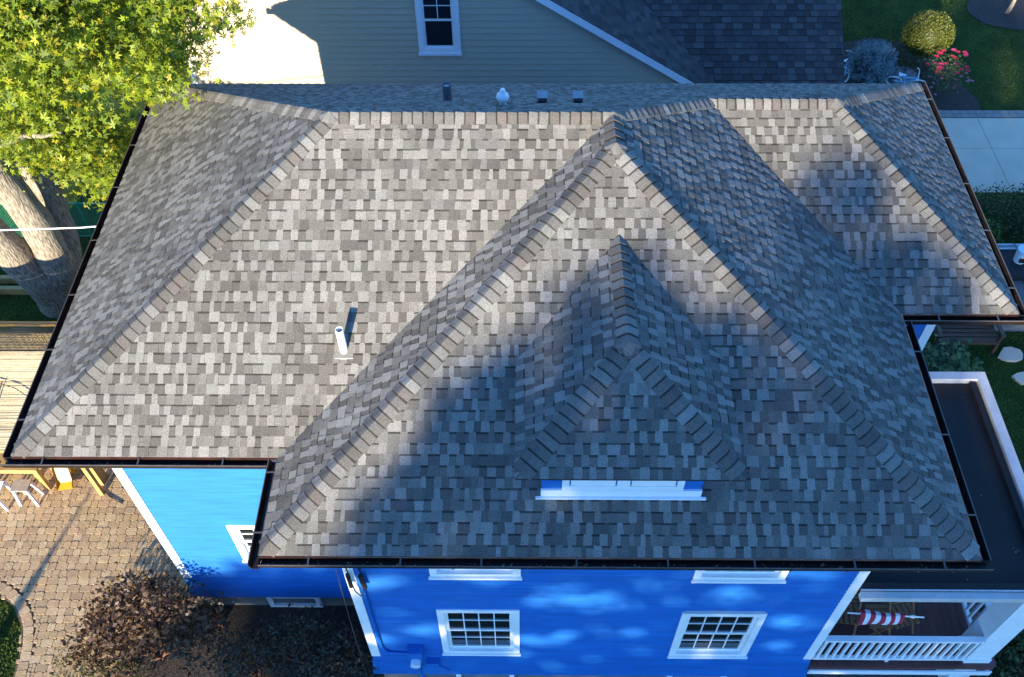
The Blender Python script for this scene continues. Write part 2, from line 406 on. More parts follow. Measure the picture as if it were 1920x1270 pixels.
for a, b, la, lb in (('FL', 'RL0', 'VL', 'BL'), ('BL', 'RL0', 'FL', 'BR'), ('RL0', 'WB', 'VL', 'BL'), ('WL', 'WA', 'VL', 'WR'), ('WR', 'WA', 'WL', 'VR'),
                     ('WA', 'WB', 'WL', 'WR'), ('RR0', 'WB', 'VR', 'BM'), ('RR0', 'RR1', 'FR', 'BR'), ('FR', 'RR1', 'VR', 'BR'), ('BR', 'RR1', 'FR', 'BL'),
                     ('DL', 'D0', 'DLB', 'DR'), ('DR', 'D0', 'DL', 'DRB'), ('D0', 'D1', 'DL', 'DR')):
    A_s = P[a] + (P[b]-P[a]).normalized()*(.10 if a in ('FL', 'WL', 'WR', 'FR', 'BR', 'BL', 'DL', 'DR') else 0)
    CAPS += caps(A_s, P[b], P[la], P[lb], .160 if a[0] != 'D' else .15)
CAPS.sort(key=lambda t: -t[0] if vis(t[2]) else 0)
emit(CAPS, 'ridge_cap', 'shingle', roof, 300, 'ridge_caps_far')
for c_ in (P['WA'], P['D0'], P['RL0'], P['WB'], P['RR1']):
    nk = MB(); jc = jit(MIDL)
    for k in range(8):
        t0, t1 = 2*math.pi*k/8, 2*math.pi*(k+1)/8
        nk.poly([c_+Vector((0, 0, .040)), c_+Vector((.16*math.cos(t0), .16*math.sin(t0), -.045)), c_+Vector((.16*math.cos(t1), .16*math.sin(t1), -.045))], jc)
    nk.build('hip_junction_cap', 'shingle', roof)

# gutters, drip edges and straps
GW = .125
def gutter(a, b, n, e0, e1):
    a = Vector(a); b = Vector(b); n = Vector(n); d = (b-a).normalized(); a = a - d*e0; b = b + d*e1
    Zv = Vector((0, 0, 1)); m = MB()
    prof = [(.0, -.03), (.0, -.13), (.02, -.14), (GW-.02, -.14), (GW+.005, -.06), (GW+.012, -.025), (GW+.002, -.02), (GW-.006, -.05), (GW-.03, -.128), (.012, -.128), (.008, -.03)]
    A = [a+n*x+Zv*z for x, z in prof]; B = [b+n*x+Zv*z for x, z in prof]
    for k in range(len(prof)): k2 = (k+1) % len(prof); m.poly([A[k], A[k2], B[k2], B[k]])
    m.poly(A); m.poly(B[::-1])
    go = m.build('gutter', 'gutter', house)
    m = MB(); m.beam(a+n*(GW+.005)+Zv*-.018, b+n*(GW+.005)+Zv*-.018, .012, .012); m.build('gutter_rim', 'gutter_rim', go)
    L_ = (b-a).length; k = max(2, int(L_/1.15))
    for i in range(k):
        t = (i+.5)/k*L_ + random.uniform(-.09, .09); p = a+d*t
        m = MB(); m.beam(p+n*-.01+Zv*-.004, p+n*(GW+.008)+Zv*-.012, .022, .006); m.build('hanger', 'strap', go)
    return go
def drip(a, b, n, m_='copper'):
    a = Vector(a); b = Vector(b); n = Vector(n); m = MB(); z = Vector((0, 0, 1))
    m.poly([a-n*.02-z*.004, b-n*.02-z*.004, b+n*.022-z*.010, a+n*.022-z*.010]); m.poly([a+n*.022-z*.010, b+n*.022-z*.010, b+n*.026-z*.035, a+n*.026-z*.035])
    m.build('drip_edge', m_, house)
for a, b, n, e0, e1 in (('FL', 'VL', (0, -1, 0), GW, -GW-.02), ('VL', 'WL', (-1, 0, 0), GW, GW), ('WL', 'WR', (0, -1, 0), -.002, GW), ('WR', 'VR', (1, 0, 0), -.002, -GW-.02),
                        ('VR', 'FR', (0, -1, 0), .0, GW), ('FR', 'BR', (1, 0, 0), -.002, GW), ('BR', 'BL', (0, 1, 0), -.002, GW), ('BL', 'FL', (-1, 0, 0), -.002, -.002)):
    gutter(P[a]-Vector((0, 0, .09 if n[1] > 0 else 0)), P[b]-Vector((0, 0, .09 if n[1] > 0 else 0)), n, e0, e1); drip(P[a], P[b], n)

# walls
OH = .72
wx0, wx1, wy0, wy1 = xL+OH, xR-OH, yF0+OH, 0-OH
WLX, WRX, WYF, LYF, RYF = xw1+OH, xw2-OH, yF0+OH, yF1+OH, yF2+OH
SB = 0.70       # bottom of the siding
def siding(mb, a, b, n, z0, z1, expo, holes=(), lap=.026, gable=None):
    """horizontal lapped boards between plan points a,b facing n; holes (u0,u1,z0,z1)"""
    a = Vector((*a, 0)); b = Vector((*b, 0)); n = Vector((*n, 0)); L_ = (b-a).length; d = (b-a)/L_
    out = []
    z = z0
    while z < z1-1e-4:
        zt = min(z+expo, z1); segs = [(0, L_)]
        if gable: 
            g0, g1 = gable(z+expo*.5); segs = [(g0, g1)]
        for (h0, h1_, hz0, hz1) in holes:
            if hz0 < zt-1e-3 and hz1 > z+1e-3:
                ns = []
                for s0, s1 in segs:
                    if h1_ <= s0 or h0 >= s1: ns.append((s0, s1)); continue
                    if h0 > s0: ns.append((s0, h0))
                    if h1_ < s1: ns.append((h1_, s1))
                segs = ns
        fs = []
        for s0, s1 in segs:
            p, q = a+d*s0, a+d*s1
            zv = Vector((0, 0, 1))
            fs.append([p+n*lap+zv*z, q+n*lap+zv*z, q+zv*zt, p+zv*zt]); fs.append([p+zv*z, q+zv*z, q+n*lap+zv*z, p+n*lap+zv*z])
        out.append(fs); z = zt
    if mb is not None:
        for fs in out:
            for f in fs: mb.poly(f)
    return out
WIN = []   # (wall y, x0, x1, z0, z1) outer trim
lowL, lowR = (-1.40, -0.07, 1.65, 3.52), (2.53, 3.88, 1.59, 3.44)
upL, upR = (-1.40, -0.05, 4.76, 6.5), (2.51, 3.87, 4.70, 6.45)
sideW = (-5.05, -3.75, 2.21, 3.53)
def hole(w, x0): return (w[0]-x0+.03, w[1]-x0-.03, w[2]+.03, w[3]-.03)
wl = MB()
siding(wl, (WLX, WYF), (WRX, WYF), (0, -1), 1.45, Z-.16, .115, [hole(w, WLX) for w in (lowL, lowR, upL, upR)])
siding(wl, (wx0, LYF), (WLX, LYF), (0, -1), 1.45, Z-.16, .115, [hole(sideW, wx0)])
siding(wl, (WRX, RYF), (wx1, RYF), (0, -1), 1.45, Z-.16, .115)
siding(wl, (WLX, LYF), (WLX, WYF), (-1, 0), 1.45, Z-.16, .115)
siding(wl, (WRX, WYF), (WRX, RYF), (1, 0), 1.45, Z-.16, .115)
siding(wl, (wx1, RYF), (wx1, wy1), (1, 0), 1.45, Z-.16, .115)
siding(wl, (wx0, wy1), (wx0, LYF), (-1, 0), 1.45, Z-.16, .115)
siding(wl, (wx1, wy1), (wx0, wy1), (0, 1), 1.45, Z-.16, .115)
wl.build('siding', 'blue_paint', house, kind='stuff')
FT = [(wx0, LYF), (WLX, LYF), (WLX, WYF), (WRX, WYF), (WRX, RYF), (wx1, RYF), (wx1, wy1), (wx0, wy1)]
def offset_fp(o): return [(wx0-o, LYF-o), (WLX-o, LYF-o), (WLX-o, WYF-o), (WRX+o, WYF-o), (WRX+o, RYF-o), (wx1+o, RYF-o), (wx1+o, wy1+o), (wx0-o, wy1+o)]
sk = MB()       # flared skirt band under the siding
top, bot = offset_fp(.012), offset_fp(.085)
for i in range(8):
    j = (i+1) % 8
    for t0, t1 in ((0, .5), (.5, 1.0)):
        f = lambda q0, q1, t: (q0[0]+(q1[0]-q0[0])*t, q0[1]+(q1[1]-q0[1])*t, 1.45+(SB-1.45)*t)
        sk.poly([f(top[i], bot[i], t1), f(top[j], bot[j], t1), f(top[j], bot[j], t0), f(top[i], bot[i], t0)])
    sk.poly([(*bot[i], SB), (*bot[j], SB), (*offset_fp(-.06)[j], SB), (*offset_fp(-.06)[i], SB)][::-1])
sk.build('skirt_band', 'blue_paint', house)
fo = MB(); fpz = offset_fp(-.05)
for i in range(8): j = (i+1) % 8; fo.poly([(*fpz[i], -.3), (*fpz[j], -.3), (*fpz[j], SB+.05), (*fpz[i], SB+.05)])
fo.build('foundation', 'foundation', house)
# corner boards
def corner(x, y, sx, sy, z0=1.43, z1=Z-.17, w=.13):
    m = MB(); t = .022
    m.box(min(x-sx*t*0, x-sx*w)-(0), y+sy*.004, z0, max(x+sx*t, x-sx*w) if sx > 0 else max(x, x-sx*w), y+sy*(t+.004), z1) if False else None
    xa, xb = sorted((x+sx*.026, x-sx*w)); ya, yb = sorted((y+sy*.004, y+sy*.028)); m.box(xa, ya, z0, xb, yb, z1)
    xa, xb = sorted((x+sx*.004, x+sx*.026)); ya, yb = sorted((y+sy*.004, y-sy*w)); m.box(xa, ya, z0, xb, yb, z1)
    m.build('corner_board', 'white_paint', house)
for x, y, sx, sy in ((wx0, LYF, -1, -1), (WLX, WYF, -1, -1), (WRX, WYF, 1, -1), (wx1, RYF, 1, -1), (wx1, wy1, 1, 1), (wx0, wy1, -1, 1)): corner(x, y, sx, sy)

def window(parent, x0, x1, z0, z1, y, trim=.11, sash=.055, grid=(4, 2), sill=True, m_='white_paint', n=-1, blind=True, lower=True):
    """window in a wall facing -Y: trim frame > sashes, panes, muntins, sill"""
    t = MB(); yo, yi = y-.045, y+.03
    t.box(x0, yo, z0, x0+trim, yi, z1); t.box(x1-trim, yo, z0, x1, yi, z1); t.box(x0+trim, yo, z1-trim, x1-trim, yi, z1); t.box(x0+trim, yo, z0, x1-trim, yi, z0+trim*.9)
    w = t.build('window', m_, parent)
    a0, a1, b0, b1 = x0+trim, x1-trim, z0+trim*.9, z1-trim
    if sill:
        s_ = MB(); s_.box(x0-.02, yo-.035, z0-.03, x1+.02, yo-.003, z0+.03); s_.build('sill', m_, w)
    mid = (b0+b1)/2
    for (c0, c1, yy) in (((mid-.02, b1, y+.025), (b0, mid+.02, y-.012)) if False else (((mid-.02), b1, y+.015), (b0, mid+.02, y+.045))):
        s_ = MB(); yf, yk = yy-.018, yy+.014
        s_.box(a0, yf, c0, a0+sash, yk, c1); s_.box(a1-sash, yf, c0, a1, yk, c1); s_.box(a0+sash, yf, c1-sash*.8, a1-sash, yk, c1); s_.box(a0+sash, yf, c0, a1-sash, yk, c0+sash*.9)
        s_.build('sash', m_, w)
        p = MB(); p.poly([(a0+sash, yy+.008, c0+.03), (a1-sash, yy+.008, c0+.03), (a1-sash, yy+.008, c1-.03), (a0+sash, yy+.008, c1-.03)]); p.build('pane', 'glass', w)
        if grid and (lower or c1 == b1):
            for k in range(1, grid[0]):
                xx = a0+sash+(a1-a0-2*sash)*k/grid[0]; g_ = MB(); g_.box(xx-.009, yy-.012, c0+sash*.9, xx+.009, yy+.004, c1-sash*.8); g_.build('muntin', m_, w)
            for k in range(1, grid[1]):
                zz = c0+sash*.9+(c1-c0-1.7*sash)*k/grid[1]; g_ = MB(); g_.box(a0+sash, yy-.010, zz-.009, a1-sash, yy+.0035, zz+.009); g_.build('muntin', m_, w)
    b = MB(); b.box(x0+.04, y+.07, z0+.04, x1-.04, y+.09, z1-.04); b.build('backing', 'blind', w)
    return w
for w in (lowL, lowR, upL, upR): window(house, *w, WYF)
window(house, *sideW, LYF, grid=(4, 2))
for x0, x1 in ((-1.25, -.17), (2.66, 3.75)): window(house, x0, x1, .05, .66, WYF+.045, trim=.09, sash=.05, grid=None, sill=False)
window(house, -5.02, -3.98, .03, .72, LYF+.045, trim=.10, sash=.05, grid=None, sill=False)
# back and side windows, so that the house is whole from the side
# dormer walls
dw = MB(); DWY, dx0, dx1 = -9.175, .214, 2.238
dbz = Z + sf*(DWY-yF0)-.02
dw.poly([(dx0, DWY, dbz), (dx1, DWY, dbz), (dx1, DWY, DZE-.06), (dx0, DWY, DZE-.06)])
for x in (dx0, dx1): dw.poly([(x, DWY, dbz), (x, dyb+.1, DZE-.02), (x, dyb+.1, DZE-.05), (x, DWY, DZE-.06)])
dwo = dw.build('dormer_wall', 'blue_paint', house)
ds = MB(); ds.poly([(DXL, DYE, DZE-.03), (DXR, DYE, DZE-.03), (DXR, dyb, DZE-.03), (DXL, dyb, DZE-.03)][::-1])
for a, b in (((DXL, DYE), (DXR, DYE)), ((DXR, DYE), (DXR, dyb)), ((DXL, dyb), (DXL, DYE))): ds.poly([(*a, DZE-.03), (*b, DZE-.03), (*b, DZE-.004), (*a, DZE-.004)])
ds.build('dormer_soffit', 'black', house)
dt = MB(); dt.box(dx0-.01, DWY-.03, dbz, dx1+.01, DWY-.002, dbz+.17); dt.build('bottom_board', 'white_paint', dwo)
dt = MB(); dt.box(dx0-.075, DWY-.065, dbz-.005, dx1+.075, DWY-.032, dbz+.028); dt.build('sill', 'white_paint', dwo)
tw = MB(); x0, x1 = .47, 2.0; zt, zb = DZE-.10, dbz+.172
tw.box(x0, DWY-.028, zb, x1, DWY-.002, zb+.10)
for a, b in ((x0, x0+.09), (1.16, 1.32), (x1-.09, x1)): tw.box(a, DWY-.028, zb+.10, b, DWY-.002, zt)
two = tw.build('twin_window', 'white_paint', dwo)
for a, b in ((x0+.09, 1.16), (1.32, x1-.09)):
    s_ = MB(); s_.box(a+.02, DWY-.020, zb+.102, b-.02, DWY-.001, zb+.33); s_.build('sash', 'white_paint', dwo)
    s_ = MB(); s_.box(a+.03, DWY-.010, zb+.331, b-.03, DWY-.001, zt); s_.build('pane', 'glass', dwo)
# roof penetrations
def plane_z_front(y): return Z + h1/(y1-yF1)*(y-yF1)
def plane_z_back(y): return Z + h1/-y1*-y
px, py = -2.496, -7.198; pz = plane_z_front(py)
vp = thing('vent_pipe', 'short white plastic vent pipe standing on the sunlit front slope', 'vent pipe', (px, py, pz))
m = MB(); m.lathe([(.055, -.06), (.055, .45), (.046, .45), (.046, .2), (.0, .2)], (px, py, pz), 18); m.build('pipe', 'pvc', vp, smooth=False)
m = MB(); m.lathe([(.0, .36), (.0455, .36)], (px, py, pz), 18); m.build('bore', 'black', vp)
m = MB(); s_ = h1/(y1-yF1)
m.poly([(px-.12, py-.10, pz-.10*s_+.016), (px+.13, py-.10, pz-.10*s_+.016), (px+.13, py+.09, pz+.09*s_+.013), (px-.12, py+.09, pz+.09*s_+.013)], MIDL)
m.poly([(px-.12, py-.10, pz-.10*s_), (px+.13, py-.10, pz-.10*s_), (px+.13, py-.10, pz-.10*s_+.016), (px-.12, py-.10, pz-.10*s_+.016)], (.7, .7, .7)); m.build('flashing', 'shingle', vp)
px, py = -1.245, -2.80; pz = plane_z_back(py)
vp = thing('vent_pipe', 'dark grey vent pipe standing on the shaded back slope', 'vent pipe', (px, py, pz))
m = MB(); m.lathe([(.085, -.1), (.085, .0), (.07, .02), (.07, .30), (.055, .30), (.055, .2)], (px, py, pz), 16); m.build('pipe', 'vent_grey', vp)
m = MB(); m.lathe([(.0, .27), (.0545, .27)], (px, py, pz), 16); m.build('bore', 'aluminium', vp)
px, py = -.347, -3.45; pz = plane_z_back(py)
vp = thing('chimney_vent', 'shiny white round capped flue vent on the shaded back slope', 'vent', (px, py, pz))
m = MB(); m.lathe([(.12, -.10), (.13, -.03), (.09, .01), (.0, .01)], (px, py, pz), 20); m.build('collar', 'black', vp)
m = MB(); m.lathe([(.06, .0), (.06, .07), (.09, .11), (.10, .15), (.088, .19), (.05, .225), (.04, .24), (.044, .27), (.03, .29), (.0, .293)], (px, py, pz), 20); m.build('cap', 'pvc', vp, smooth=True)
for px, lab in ((.261, 'low dark box vent on the back slope nearer the white flue'), (.816, 'low dark box vent on the back slope farther from the white flue')):
    py = -3.10; pz = plane_z_back(py)
    vp = thing('box_vent', lab, 'roof vent', (px, py, pz), 'box vents on the back slope')
    m = MB(); m.box(px-.07, py-.10, pz-.12, px+.07, py+.08, pz+.10); m.build('body', 'black', vp)
    m = MB(); m.box(px-.08, py-.05, pz+.101, px+.08, py+.14, pz+.118); m.build('hood', 'hood_grey', vp)

# meter, conduit and cables on the front wall
y = WYF-.02
m = MB(); m.tube([(-2.44, y-.03, 6.2), (-2.45, y-.03, 4.9), (-2.46, y-.03, 3.3), (-2.45, y-.03, 2.0), (-2.42, y-.03, 1.78), (-2.34, y-.03, 1.68), (-2.0, y-.03, 1.65)], .028, 8); m.build('conduit', 'blue_paint', house)
m = MB(); m.box(-2.0, y-.17, 1.55, -1.74, y+.01, 2.0); mb_ = m.build('meter_box', 'blue_paint', house)
m = MB(); m.tube([(-1.87, y-.17, 1.66), (-1.87, y-.27, 1.66)], .088, 16); m.build('meter', 'bucket_white', mb_)
m = MB(); m.box(-1.72, y-.12, 1.10, -1.50, y-.0, 1.38); m.build('junction_box', 'blue_paint', house)
m = MB(); m.tube([(-1.87, y-.07, 1.55), (-1.87, y-.07, .75), (-1.8, y-.09, .55)], .03, 8); m.tube([(-1.72, y-.06, 1.2), (-1.45, y-.06, 1.05), (-1.35, y-.07, .9)], .012, 6); m.build('lower_conduit', 'blue_paint', house)
cb = MB()
cb.tube([(-2.60, y-.06, 6.3), (-2.60, y-.07, 5.2), (-2.56, y-.10, 4.4), (-2.50, y-.09, 4.2), (-2.44, y-.08, 4.35), (-2.40, y-.07, 4.8), (-2.44, y-.05, 5.6)], .010, 6)
cb.tube([(-2.60, y-.085, 4.95), (-2.60, y-.09, 4.55)], .035, 8); cb.tube([(-2.42, y-.08, 4.9), (-2.40, y-.08, 4.5)], .04, 8)
tag(cb.build('service_cable', 'black'), 'black looping service cable with two sleeves at the front wall corner', 'cable')
for k, (xa, ya, xb, yb) in enumerate(((-2.72, -9.22, -2.85, -9.30),)):
    m = MB(); m.tube([(xa, ya, 6.2), ((xa+xb)/2, (ya+yb)/2-.02, 3.4), (xb, yb, .3)], .006, 5)
    tag(m.build('cable', 'strap'), 'thin pale cable hanging beside the white corner board', 'cable')

# ------------------------------------------------------------ porch beside the wing
porch = thing('porch', 'white porch with black flat roof on the right side of the house', 'porch', (6.6, -7.2, 0))
PX0, PX1, PY0, PY1, PZ = WRX+.035, 8.175, -9.335, RYF-.03, 4.45
m = MB(); m.poly([(PX0, PY0+.12, PZ-.13), (PX1-.10, PY0+.12, PZ-.13), (PX1-.10, PY1-.1, PZ-.13), (PX0, PY1-.1, PZ-.13)]); m.box(PX0, PY0+.14, PZ-.22, PX1-.12, PY1-.12, PZ-.15); m.build('flat_roof', 'membrane', porch)
def edge(x0, y0, x1, y1, z0=PZ-.22, z1=PZ): m = MB(); m.box(x0, y0, z0, x1, y1, z1); m.build('roof_edge', 'trim_grey', porch)
edge(PX1-.165, PY0+.13, PX1, PY1-.0); edge(6.9, PY1-.16, PX1-.168, PY1-.002); edge(PX0, PY0+.02, PX1, PY0+.127, PZ-.17, PZ-.04)
m = MB(); m.box(PX0, PY0+.13, PZ-.129, PX1-.205, PY0+.26, PZ-.02); m.build('front_curb', 'membrane', porch)
m = MB(); m.box(PX0, PY0+.129, PZ-.0195, PX1-.205, PY0+.150, PZ-.006); m.build('metal_strip', 'aluminium', porch)
m = MB(); m.box(PX1-.30, PY0+.262, PZ-.129, PX1-.203, PY1-.2, PZ-.05); m.build('side_curb', 'membrane', porch)
DZP = 1.25
k = 0; x = PX0
while x < 8.25:
    m = MB(); m.box(x, -9.20, DZP-.03, x+.138, RYF-.04, DZP, jit((0.115, 0.036, 0.028), .15)); m.build('deck_board', 'deck_board', porch); x += .143
m = MB(); m.box(PX0, -9.235, DZP-.06, 8.3, -9.203, DZP+.001, (.13, .036, .026)); m.build('deck_edge', 'deck_board', porch)
m = MB(); m.box(PX0, -9.262, DZP-.26, 8.3, -9.237, DZP-.10); m.box(8.26, -9.2, DZP-.26, 8.29, RYF-.05, DZP-.04); m.build('skirt', 'white_paint', porch)
for x, y in ((7.8, -9.14), (7.8, RYF-.5)):
    m = MB(); m.box(x, y+.02, DZP, x+.42, y+.42, PZ-.23); co = m.build('column', 'white_paint', porch)
    m = MB(); m.box(x-.02, y, DZP+.001, x+.44, y+.44, DZP+.14); m.build('base', 'white_paint', co)
    m = MB(); m.box(x+.02, y+.04, -.1, x+.40, y+.40, DZP-.07); m.build('pier', 'white_paint', co)
def rail(a, b, n, parent=porch):
    a = Vector(a); b = Vector(b); up = Vector((0, 0, 1))
    m = MB(); m.beam(a+up*.98, b+up*.98, .10, .06); ro = m.build('top_rail', 'white_paint', parent)
    m = MB(); m.beam(a+up*.13, b+up*.13, .07, .06); m.build('bottom_rail', 'white_paint', parent)
    for k in range(n):
        p = a + (b-a)*((k+.5)/n); m = MB(); m.beam(p+up*.155, p+up*.955, .042, .042, up=(0, 1, 0)); m.build('baluster', 'white_paint', parent)
rail((PX0+.03, -9.10, DZP), (7.80, -9.10, DZP), 20); rail((8.06, -8.72, DZP), (8.06, RYF-.5, DZP), 22)
m = MB(); m.box(6.4, -9.13, DZP+.001, 6.46, -9.07, DZP+.10); m.build('rail_foot', 'white_paint', porch)
# flag draped on a pole
fl = thing('flag', 'red and white striped flag rolled round a white pole under the porch roof', 'flag', (6.1, -8.82, 2.6))
m = MB(); m.tube([(5.45, -8.80, 2.62), (6.72, -8.86, 2.60)], .014, 8); m.build('pole', 'pvc', fl)
m = MB(); m.tube([(6.50, -8.85, 2.604), (6.56, -8.853, 2.603)], .028, 8); m.build('bracket', 'pvc', fl)
fc = MB(); NS = 9
for k in range(NS):
    xa, xb = 5.66+k*.082, 5.66+(k+1)*.082; col = (0.42, 0.02, 0.05) if k % 2 == 0 else (.78, .76, .76)
    prof = [(.14, -.30), (.11, -.12), (.065, .0), (.03, .05), (-.03, .055), (-.07, .0), (-.09, -.10), (-.08, -.26)]
    for i in range(len(prof)-1):
        (ya, za), (yb, zb) = prof[i], prof[i+1]; wv = lambda t, x: .02*math.sin(x*9+t*7)
        yl = lambda x: -8.81-(x-5.66)*.05
        taper = lambda x: 1 - .45*max(0, (x-6.1)/.3)
        fc.poly([(xa, yl(xa)+ya*taper(xa)*.95+wv(za, xa), 2.61+za*taper(xa)), (xb, yl(xb)+ya*taper(xb)*.95+wv(za, xb), 2.61+za*taper(xb)), (xb, yl(xb)+yb*taper(xb)*.95+wv(zb, xb), 2.61+zb*taper(xb)), (xa, yl(xa)+yb*taper(xa)*.95+wv(zb, xa), 2.61+zb*taper(xa))], col)
fc.build('cloth', 'flag_cloth', fl)
def folding_chair(x, y, rz, lab):
    c = thing('folding_chair', lab, 'chair', (x, y, DZP), 'wooden folding chairs on the porch')
    ca, sa = math.cos(rz), math.sin(rz)
    def T(p): return (x+p[0]*ca-p[1]*sa, y+p[0]*sa+p[1]*ca, DZP+p[2])
    for k in range(5): m = MB(); m.beam(T((-.2+k*.1, -.2, .45)), T((-.2+k*.1, .2, .43)), .07, .018); m.build('seat_slat', 'chair_wood', c)
    for k in range(4): m = MB(); m.beam(T((-.21, .2+.03*k, .55+k*.09)), T((.21, .2+.03*k, .55+k*.09)), .018, .06); m.build('back_slat', 'chair_wood', c)
    for s in (-1, 1):
        m = MB(); m.beam(T((s*.23, -.22, .0)), T((s*.23, .31, .90)), .035, .03); m.build('leg', 'chair_wood', c)
        m = MB(); m.beam(T((s*.195, .25, .0)), T((s*.195, -.2, .46)), .035, .03); m.build('leg', 'chair_wood', c)
folding_chair(6.75, -8.45, .25, 'slatted wooden folding chair on the porch nearer the white column')
folding_chair(5.75, -8.42, -.1, 'slatted wooden folding chair on the porch nearer the blue wall')
tb = thing('folding_table', 'small slatted wooden folding table on the porch between two chairs', 'table', (6.3, -8.5, DZP))
for k in range(5): m = MB(); m.beam((6.1, -8.68+k*.09, DZP+.5), (6.5, -8.68+k*.09, DZP+.5), .075, .018); m.build('slat', 'chair_wood', tb)
for yy in (-8.68, -8.34):
    for s in (-1, 1): m = MB(); m.beam((6.3+s*.18, yy+s*.012, DZP), (6.3-s*.18, yy+s*.012, DZP+.49), .03, .022); m.build('leg', 'chair_wood', tb)

# ------------------------------------------------------------ neighbour's house
YN = 4.4; NS_ = .627
nx_c, nz_p = -4.0, 8.96
def ngz(x): return nz_p - NS_*abs(x-nx_c)
nx0, nx1 = -8.27, 4.85
nh = thing('house', 'tan sided neighbouring house with white trimmed gable behind the blue house', 'house', (0, 8, 0))
NW = (-2.546, -1.542, 4.57, 6.35)
m = MB(); m.poly([(nx0, YN+.03, -.1), (nx1, YN+.03, -.1), (nx1, YN+.03, ngz(nx1)), (nx_c, YN+.03, nz_p), (nx0, YN+.03, ngz(nx0))])
m.poly([(nx0, YN+.03, -.1), (nx0, YN+.03, ngz(nx0)), (nx0, 14, ngz(nx0)), (nx0, 14, -.1)]); m.poly([(nx1, YN+.03, -.1), (nx1, 9, -.1), (nx1, 9, 3.7), (nx1, YN+.03, ngz(nx1)-.3)])
m.poly([(nx1, 5.3, -.1), (7.6, 5.3, -.1), (7.6, 5.3, 3.6), (nx1, 5.3, 3.6)]); m.poly([(7.6, 5.3, -.1), (7.6, 14, -.1), (7.6, 14, 3.6), (7.6, 9.4, 6.1), (7.6, 5.3, 3.65)])
nw = m.build('wall', 'sage_siding', nh)
def gab(z):
    d_ = max(0.02, (nz_p - .17 - z)/NS_); return (max(nx0, nx_c-d_)-nx0, min(nx1, nx_c+d_)-nx0)
rows = siding(None, (nx0, YN), (nx1, YN), (0, -1), .0, nz_p-.1, .17, [(NW[0]-nx0+.03, NW[1]-nx0-.03, NW[2]+.03, NW[3]-.03)], lap=.034, gable=gab)
for fs in rows:
    b = MB()
    for f in fs: b.poly(f)
    b.build('siding_board', 'sage_siding', nw)
window(nh, *NW, YN-.03, trim=.14, sash=.05, grid=(2, 2), lower=False)
m = MB(); m.box(nx0-.03, YN-.052, 0, nx0+.13, YN-.036, ngz(nx0)-.1); m.box(nx0-.03, YN-.02, 0, nx0-.003, YN+.13, ngz(nx0)-.1); m.build('corner_board', 'white_paint', nh)
# rakes
for s, xe in ((1, nx1+.45), (-1, nx0-.45)):
    m = MB(); zr = nz_p + .02
    a, b = (nx_c, YN-.30, zr), (xe, YN-.30, zr-NS_*abs(xe-nx_c))
    p = lambda q, dz, dy: (q[0], q[1]+dy, q[2]+dz)
    for (dy0, dy1, dz0, dz1) in ((0, .05, -.205, 0), ):
        A = [p(a, dz0, dy0), p(a, dz0, dy1), p(a, dz1, dy1), p(a, dz1, dy0)]; B = [p(b, dz0, dy0), p(b, dz0, dy1), p(b, dz1, dy1), p(b, dz1, dy0)]
        for k in range(4): m.poly([A[k], A[(k+1)%4], B[(k+1)%4], B[k]])
        m.poly(A); m.poly(B)
    A = [p(a, -.06, .05), p(b, -.06, .05), p(b, -.06, .31), p(a, -.06, .31)]; m.poly(A)
    m.build('rake_board', 'white_paint', nh)
zr = nz_p+.022
def gzr(x): return zr - NS_*abs(x-nx_c)
def mz(yy): return 3.531 + .603*(yy-4.783)
xe = nx1+.45; ye = 4.0
def val(z): return Vector((nx_c+(zr-z)/NS_, 4.783+(z-3.531)/.603, z))
zv0 = gzr(xe); v0 = val(zv0); v1 = val(5.9)
G1 = [Vector((xe, YN-.30, gzr(xe))), v0, v1, Vector((nx_c, v1.y+6, zr)), Vector((nx_c, YN-.30, zr))]
G1[3] = Vector((nx_c, 15, zr)); v2 = val(6.4)
G1 = [Vector((xe, YN-.30, gzr(xe))), v0, v2, Vector((nx_c, v2.y, zr)), Vector((nx_c, YN-.30, zr))]
xrk = 8.02
def MN(x, yy): return Vector((x, yy, mz(yy)))
G2 = [MN(v0.x+.0, v0.y) , MN(xrk, v0.y), MN(xrk, v2.y), MN(v2.x, v2.y)]
m = MB(); m.poly(G1); m.poly(G2); m.poly([Vector((nx_c, YN-.3, zr)), Vector((nx_c, 15, zr)), Vector((nx0-.45, 15, gzr(nx0-.45))), Vector((nx0-.45, YN-.3, gzr(nx0-.45)))])
m.poly([MN(v0.x, ye), MN(xrk, ye), MN(xrk, v0.y), MN(v0.x, v0.y)]) ; m.poly([MN(xrk, v2.y), MN(v2.x, v2.y), (v2.x, 15, 3.6), (xrk, 15, 3.6)])
m.poly([(xrk, ye, mz(ye)-.12), (xrk, v2.y, mz(v2.y)-.12), MN(xrk, v2.y), MN(xrk, ye)])
for q in range(0): pass
nroof = m.build('roof', 'roof_deck', nh, label='dark slate coloured shingle roof')
NC = ((.085, .080, .076), (.068, .065, .062), (.056, .053, .052), (.050, .043, .041))
up1 = Vector((0, 0, .006))
gp = shingle_pieces([p+up1 for p in G1], expo=.16, cols=NC, wts=(.2, .3, .3, .2), widths=(.2, .24, .3), raise_=(.010, .014), band=False)
mp_ = shingle_pieces([p+up1 for p in G2], expo=.17, cols=NC, wts=(.25, .3, .28, .17), widths=(.19, .22, .25, .28), raise_=(.018, .030), band=False, gap=.006)
allp = gp + mp_; allp.sort(key=lambda t: -t[0] if vis(t[2]) and proj(t[2])[1] < 160 else 0)
emit(allp, 'shingle', 'n_shingle', nroof, 300, 'shingle_courses')

